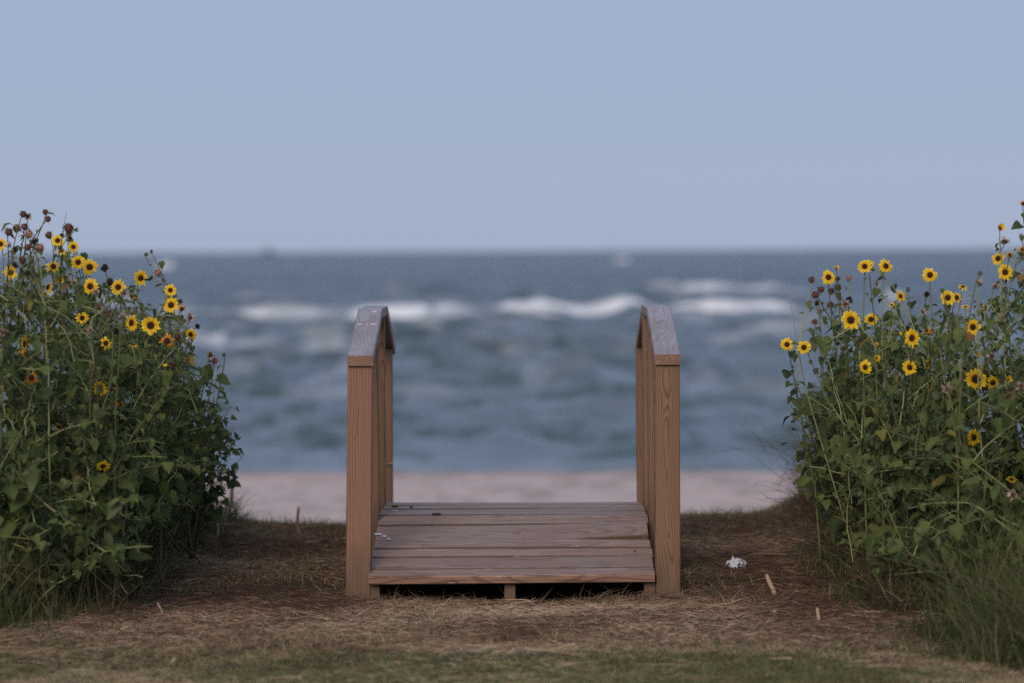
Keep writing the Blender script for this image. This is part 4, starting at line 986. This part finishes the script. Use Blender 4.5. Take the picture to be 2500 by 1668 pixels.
# dark wet leaf and droppings on the deck
def pebble(name, px, py, a, b_, c, mat, label, cat, seed, tone=.5):
    rng = np.random.default_rng(seed); g = MB(); n, m_ = 12, 8; V = []
    for i in range(m_ + 1):
        th = math.pi * i / m_
        for j in range(n):
            ph = 2 * math.pi * j / n; k = 1 + rng.normal(0, .09)
            V.append((a * math.sin(th) * math.cos(ph) * k, b_ * math.sin(th) * math.sin(ph) * k, c * math.cos(th) * k + c * .8))
    F = [[i * n + j, (i + 1) * n + j, (i + 1) * n + (j + 1) % n, i * n + (j + 1) % n] for i in range(m_) for j in range(n)]
    g.add(V, np.array(F), (tone, 0, 0)); o = g.obj(name, mat); o.location = deck_surface(px * 1.0638, py * 1.0638); tag(o, label, cat); return o
m, nt, b = new_mat('dark_shell', .35, .5); tcn = tex_noise(nt, node(nt, 'ShaderNodeTexCoord').outputs['Object'], 300, 3)
nt.links.new(ramp(nt, tcn, [(0, (.01, .012, .012)), (.55, (.02, .024, .022)), (.7, (.22, .22, .18)), (1, (.3, .3, .26))]), b.inputs['Base Color'])
pebble('shell', 1002, 1181, .0185, .013, .004, m, 'dark speckled oval shell lying on the rear deck boards', 'shell', 1)
pebble('dropping', 906, 1164, .014, .010, .004, M_SEED_DARK, 'flat dark clump by the left rear post on the deck', 'dropping', 2, .9)
pebble('dropping', 944, 1165, .007, .007, .003, M_SEED_DARK, 'small black pellet between the dark clump and the shell', 'dropping', 3, .1)
pebble('dropping', 1457, 1266, .004, .004, .002, M_SEED_DARK, 'black speck on the worn boards toward the right deck edge', 'dropping', 4, .1)
# bits of the bridge's wear: staples on the rails, a splinter on the far left post
g = MB()
def rail_patch(px, py, w, l, mb, mat_side):
    d = CAM_R @ Vector(((px * 1.0638 - 1250) / FPX, -(py * 1.0638 - 834) / FPX, -1.0))
    (a, za), (c, zc) = RAIL[0], RAIL[1]; sl = (zc - za) / (c - a); za2 = za + RT / 2 / math.cos(math.atan(sl))
    t = (za2 - sl * a - H) / (d.z - sl * d.y); p = Vector((0, 0, H)) + d * t
    p.y -= Y1
    q = [(-w, -l), (w, -l * .6), (w * .9, l), (-w, l * .8)]
    top = [(p.x + u, p.y + v, p.z + sl * v + .0012) for u, v in q]; bot = [(p.x + u, p.y + v, p.z + sl * v - .001) for u, v in q]
    mb.add(top + bot, np.array([[0, 1, 2, 3], [0, 4, 5, 1], [1, 5, 6, 2], [2, 6, 7, 3], [3, 7, 4, 0]]), (1, 0, 0))
for px, py, w, l in ((826, 744, .006, .003), (856, 744, .010, .003), (860, 715, .007, .006), (1515, 711, .006, .002)):
    g = MB(); rail_patch(px, py, w, l, g, None); g.obj('bird_dropping', M_WHITE, bridge, False)
for px, py, w, l in ((868, 1226, .016, .005), (882, 1231, .011, .007), (893, 1237, .008, .004), (905, 1172, .022, .004)):
    p = deck_surface(px * 1.0638, py * 1.0638) - Vector((0, Y1, 0)); (a, za), (c, zc) = DK[0], DK[1]; sl = (zc - za) / (c - a) if p.y + Y1 < DK[1][0] else 0
    n = 9; ang = [2 * math.pi * k / n for k in range(n)]; rr_ = [random.uniform(.5, 1.1) for _ in ang]
    top = [(p.x + w * r_ * math.cos(t_), p.y + l * r_ * math.sin(t_), p.z + sl * l * r_ * math.sin(t_) + .0026) for t_, r_ in zip(ang, rr_)]
    g = MB(); g.add(top + [(x_, y_, z_ - .004) for x_, y_, z_ in top], [np.array([list(range(n))]), np.array([[k, n + k, n + (k + 1) % n, (k + 1) % n] for k in range(n)])], (1, 0, 0))
    g.obj('bird_dropping', M_WHITE, bridge, False)
g = MB()
p = P(889 * 1.0638, 1066 * 1.0638, 12.87) - Vector((0, Y1, 0)); q = P(908 * 1.0638, 1058 * 1.0638, 12.82) - Vector((0, Y1, 0))
g.tube([p, (p + q) / 2 + Vector((0, 0, -.002)), q], [.0035, .003, .001], 5, (1, 0, 0)); g.obj('splinter', M_STRAW, bridge)

# single tall grass stalk and stray leaf beside the right thicket, thin wiry stalks
def wiry(pts_px, d, label, name, cat, r=.0014, tone=.5, mat=None, base=None):
    P0 = [np.array(P(a * 1.0638, b_ * 1.0638, d)) for a, b_ in pts_px]; b0 = np.array([P0[0][0], d, float(ground_z(P0[0][0], d))]) if base is None else np.array([*base, float(ground_z(*base))])
    pts = [b0] + P0; pts = np.array(pts); t = np.linspace(0, len(pts) - 1, 24)
    pts = np.stack([np.interp(t, np.arange(len(pts)), pts[:, k]) for k in range(3)], -1)
    for _ in range(2): pts[1:-1] = (pts[:-2] + pts[1:-1] * 2 + pts[2:]) / 4
    g = MB(); g.tube(pts - b0, np.linspace(r * 1.6, r * .5, 24), 5, (tone, 0, 0)); o = g.obj(name, mat or M_STEM); o.location = b0; tag(o, label, cat); return o
wiry([(1850, 900), (1832, 800), (1822, 740), (1812, 686)], 11.5, 'tall single grass blade above the two leftmost blooms of the right thicket', 'grass_stalk', 'grass blade', .0018, .75, None, (1.28, 11.5))
wiry([(1810, 1040), (1770, 1026), (1722, 1020)], 11.9, 'thin wiry seed stalk reaching left over the waterline from the right thicket', 'grass_stalk', 'grass stalk', .0008, .2, None, (1.30, 11.9))
wiry([(1810, 1155), (1775, 1150), (1742, 1128)], 12.2, 'thin bare twig reaching left over the sand from the right thicket', 'grass_stalk', 'twig', .0011, .1, M_STRAW, (1.30, 12.2))
wiry([(140, 560), (146, 520), (153, 486)], 11.0, 'straight dark twig sticking up among the brown seed heads at left', 'grass_stalk', 'twig', .0012, .05, None, (-1.6, 11.0))

# ------------------------------------------------------------------ fishing boat on the horizon
m, nt, b = new_mat('boat_paint', .6, .3); b.inputs['Base Color'].default_value = (.06, .07, .09, 1)
d0 = 2600.0; bx = P(612 * 1.0638, 570 * 1.0638, d0).x
boat = empty('fishing_boat', (bx, d0, SEA_Z)); tag(boat, 'small grey fishing boat far out on the horizon', 'boat')
g = MB(); st = [(-7, 1.5, 1.4), (-4, 1.9, 1.3), (2, 1.9, 1.4), (6, 1.1, 2.0), (8, .1, 2.6)]
V = []; 
for x_, hw_, top_ in st: V += [(x_, -hw_, top_), (x_, -hw_ * .6, -.6), (x_, hw_ * .6, -.6), (x_, hw_, top_)]
F = [[i * 4 + j, (i + 1) * 4 + j, (i + 1) * 4 + (j + 1) % 4, i * 4 + (j + 1) % 4] for i in range(4) for j in range(4)] + [[0, 1, 2, 3], [19, 18, 17, 16]]
g.add(V, np.array(F)); g.obj('hull', m, boat, False)
g = MB()
def boxv(mb, x0, x1, y0, y1, z0, z1):
    mb.add([(x0, y0, z0), (x1, y0, z0), (x1, y1, z0), (x0, y1, z0), (x0, y0, z1), (x1, y0, z1), (x1, y1, z1), (x0, y1, z1)], np.array([[0, 3, 2, 1], [4, 5, 6, 7], [0, 1, 5, 4], [1, 2, 6, 5], [2, 3, 7, 6], [3, 0, 4, 7]]))
boxv(g, 0, 4, -1.2, 1.2, 1.4, 3.9); boxv(g, .6, 3.4, -1, 1, 3.9, 5.2); g.obj('cabin', m, boat, False)
g = MB(); g.tube([(-1, 0, 1.2), (-1, 0, 9.5)], [.18, .12], 6); g.obj('mast', m, boat)
for s in (-1, 1):
    g = MB(); g.tube([(-1, 0, 2), (-1 + s * 4.5, s * .8, 8)], [.14, .08], 6); g.obj('outrigger', m, boat)
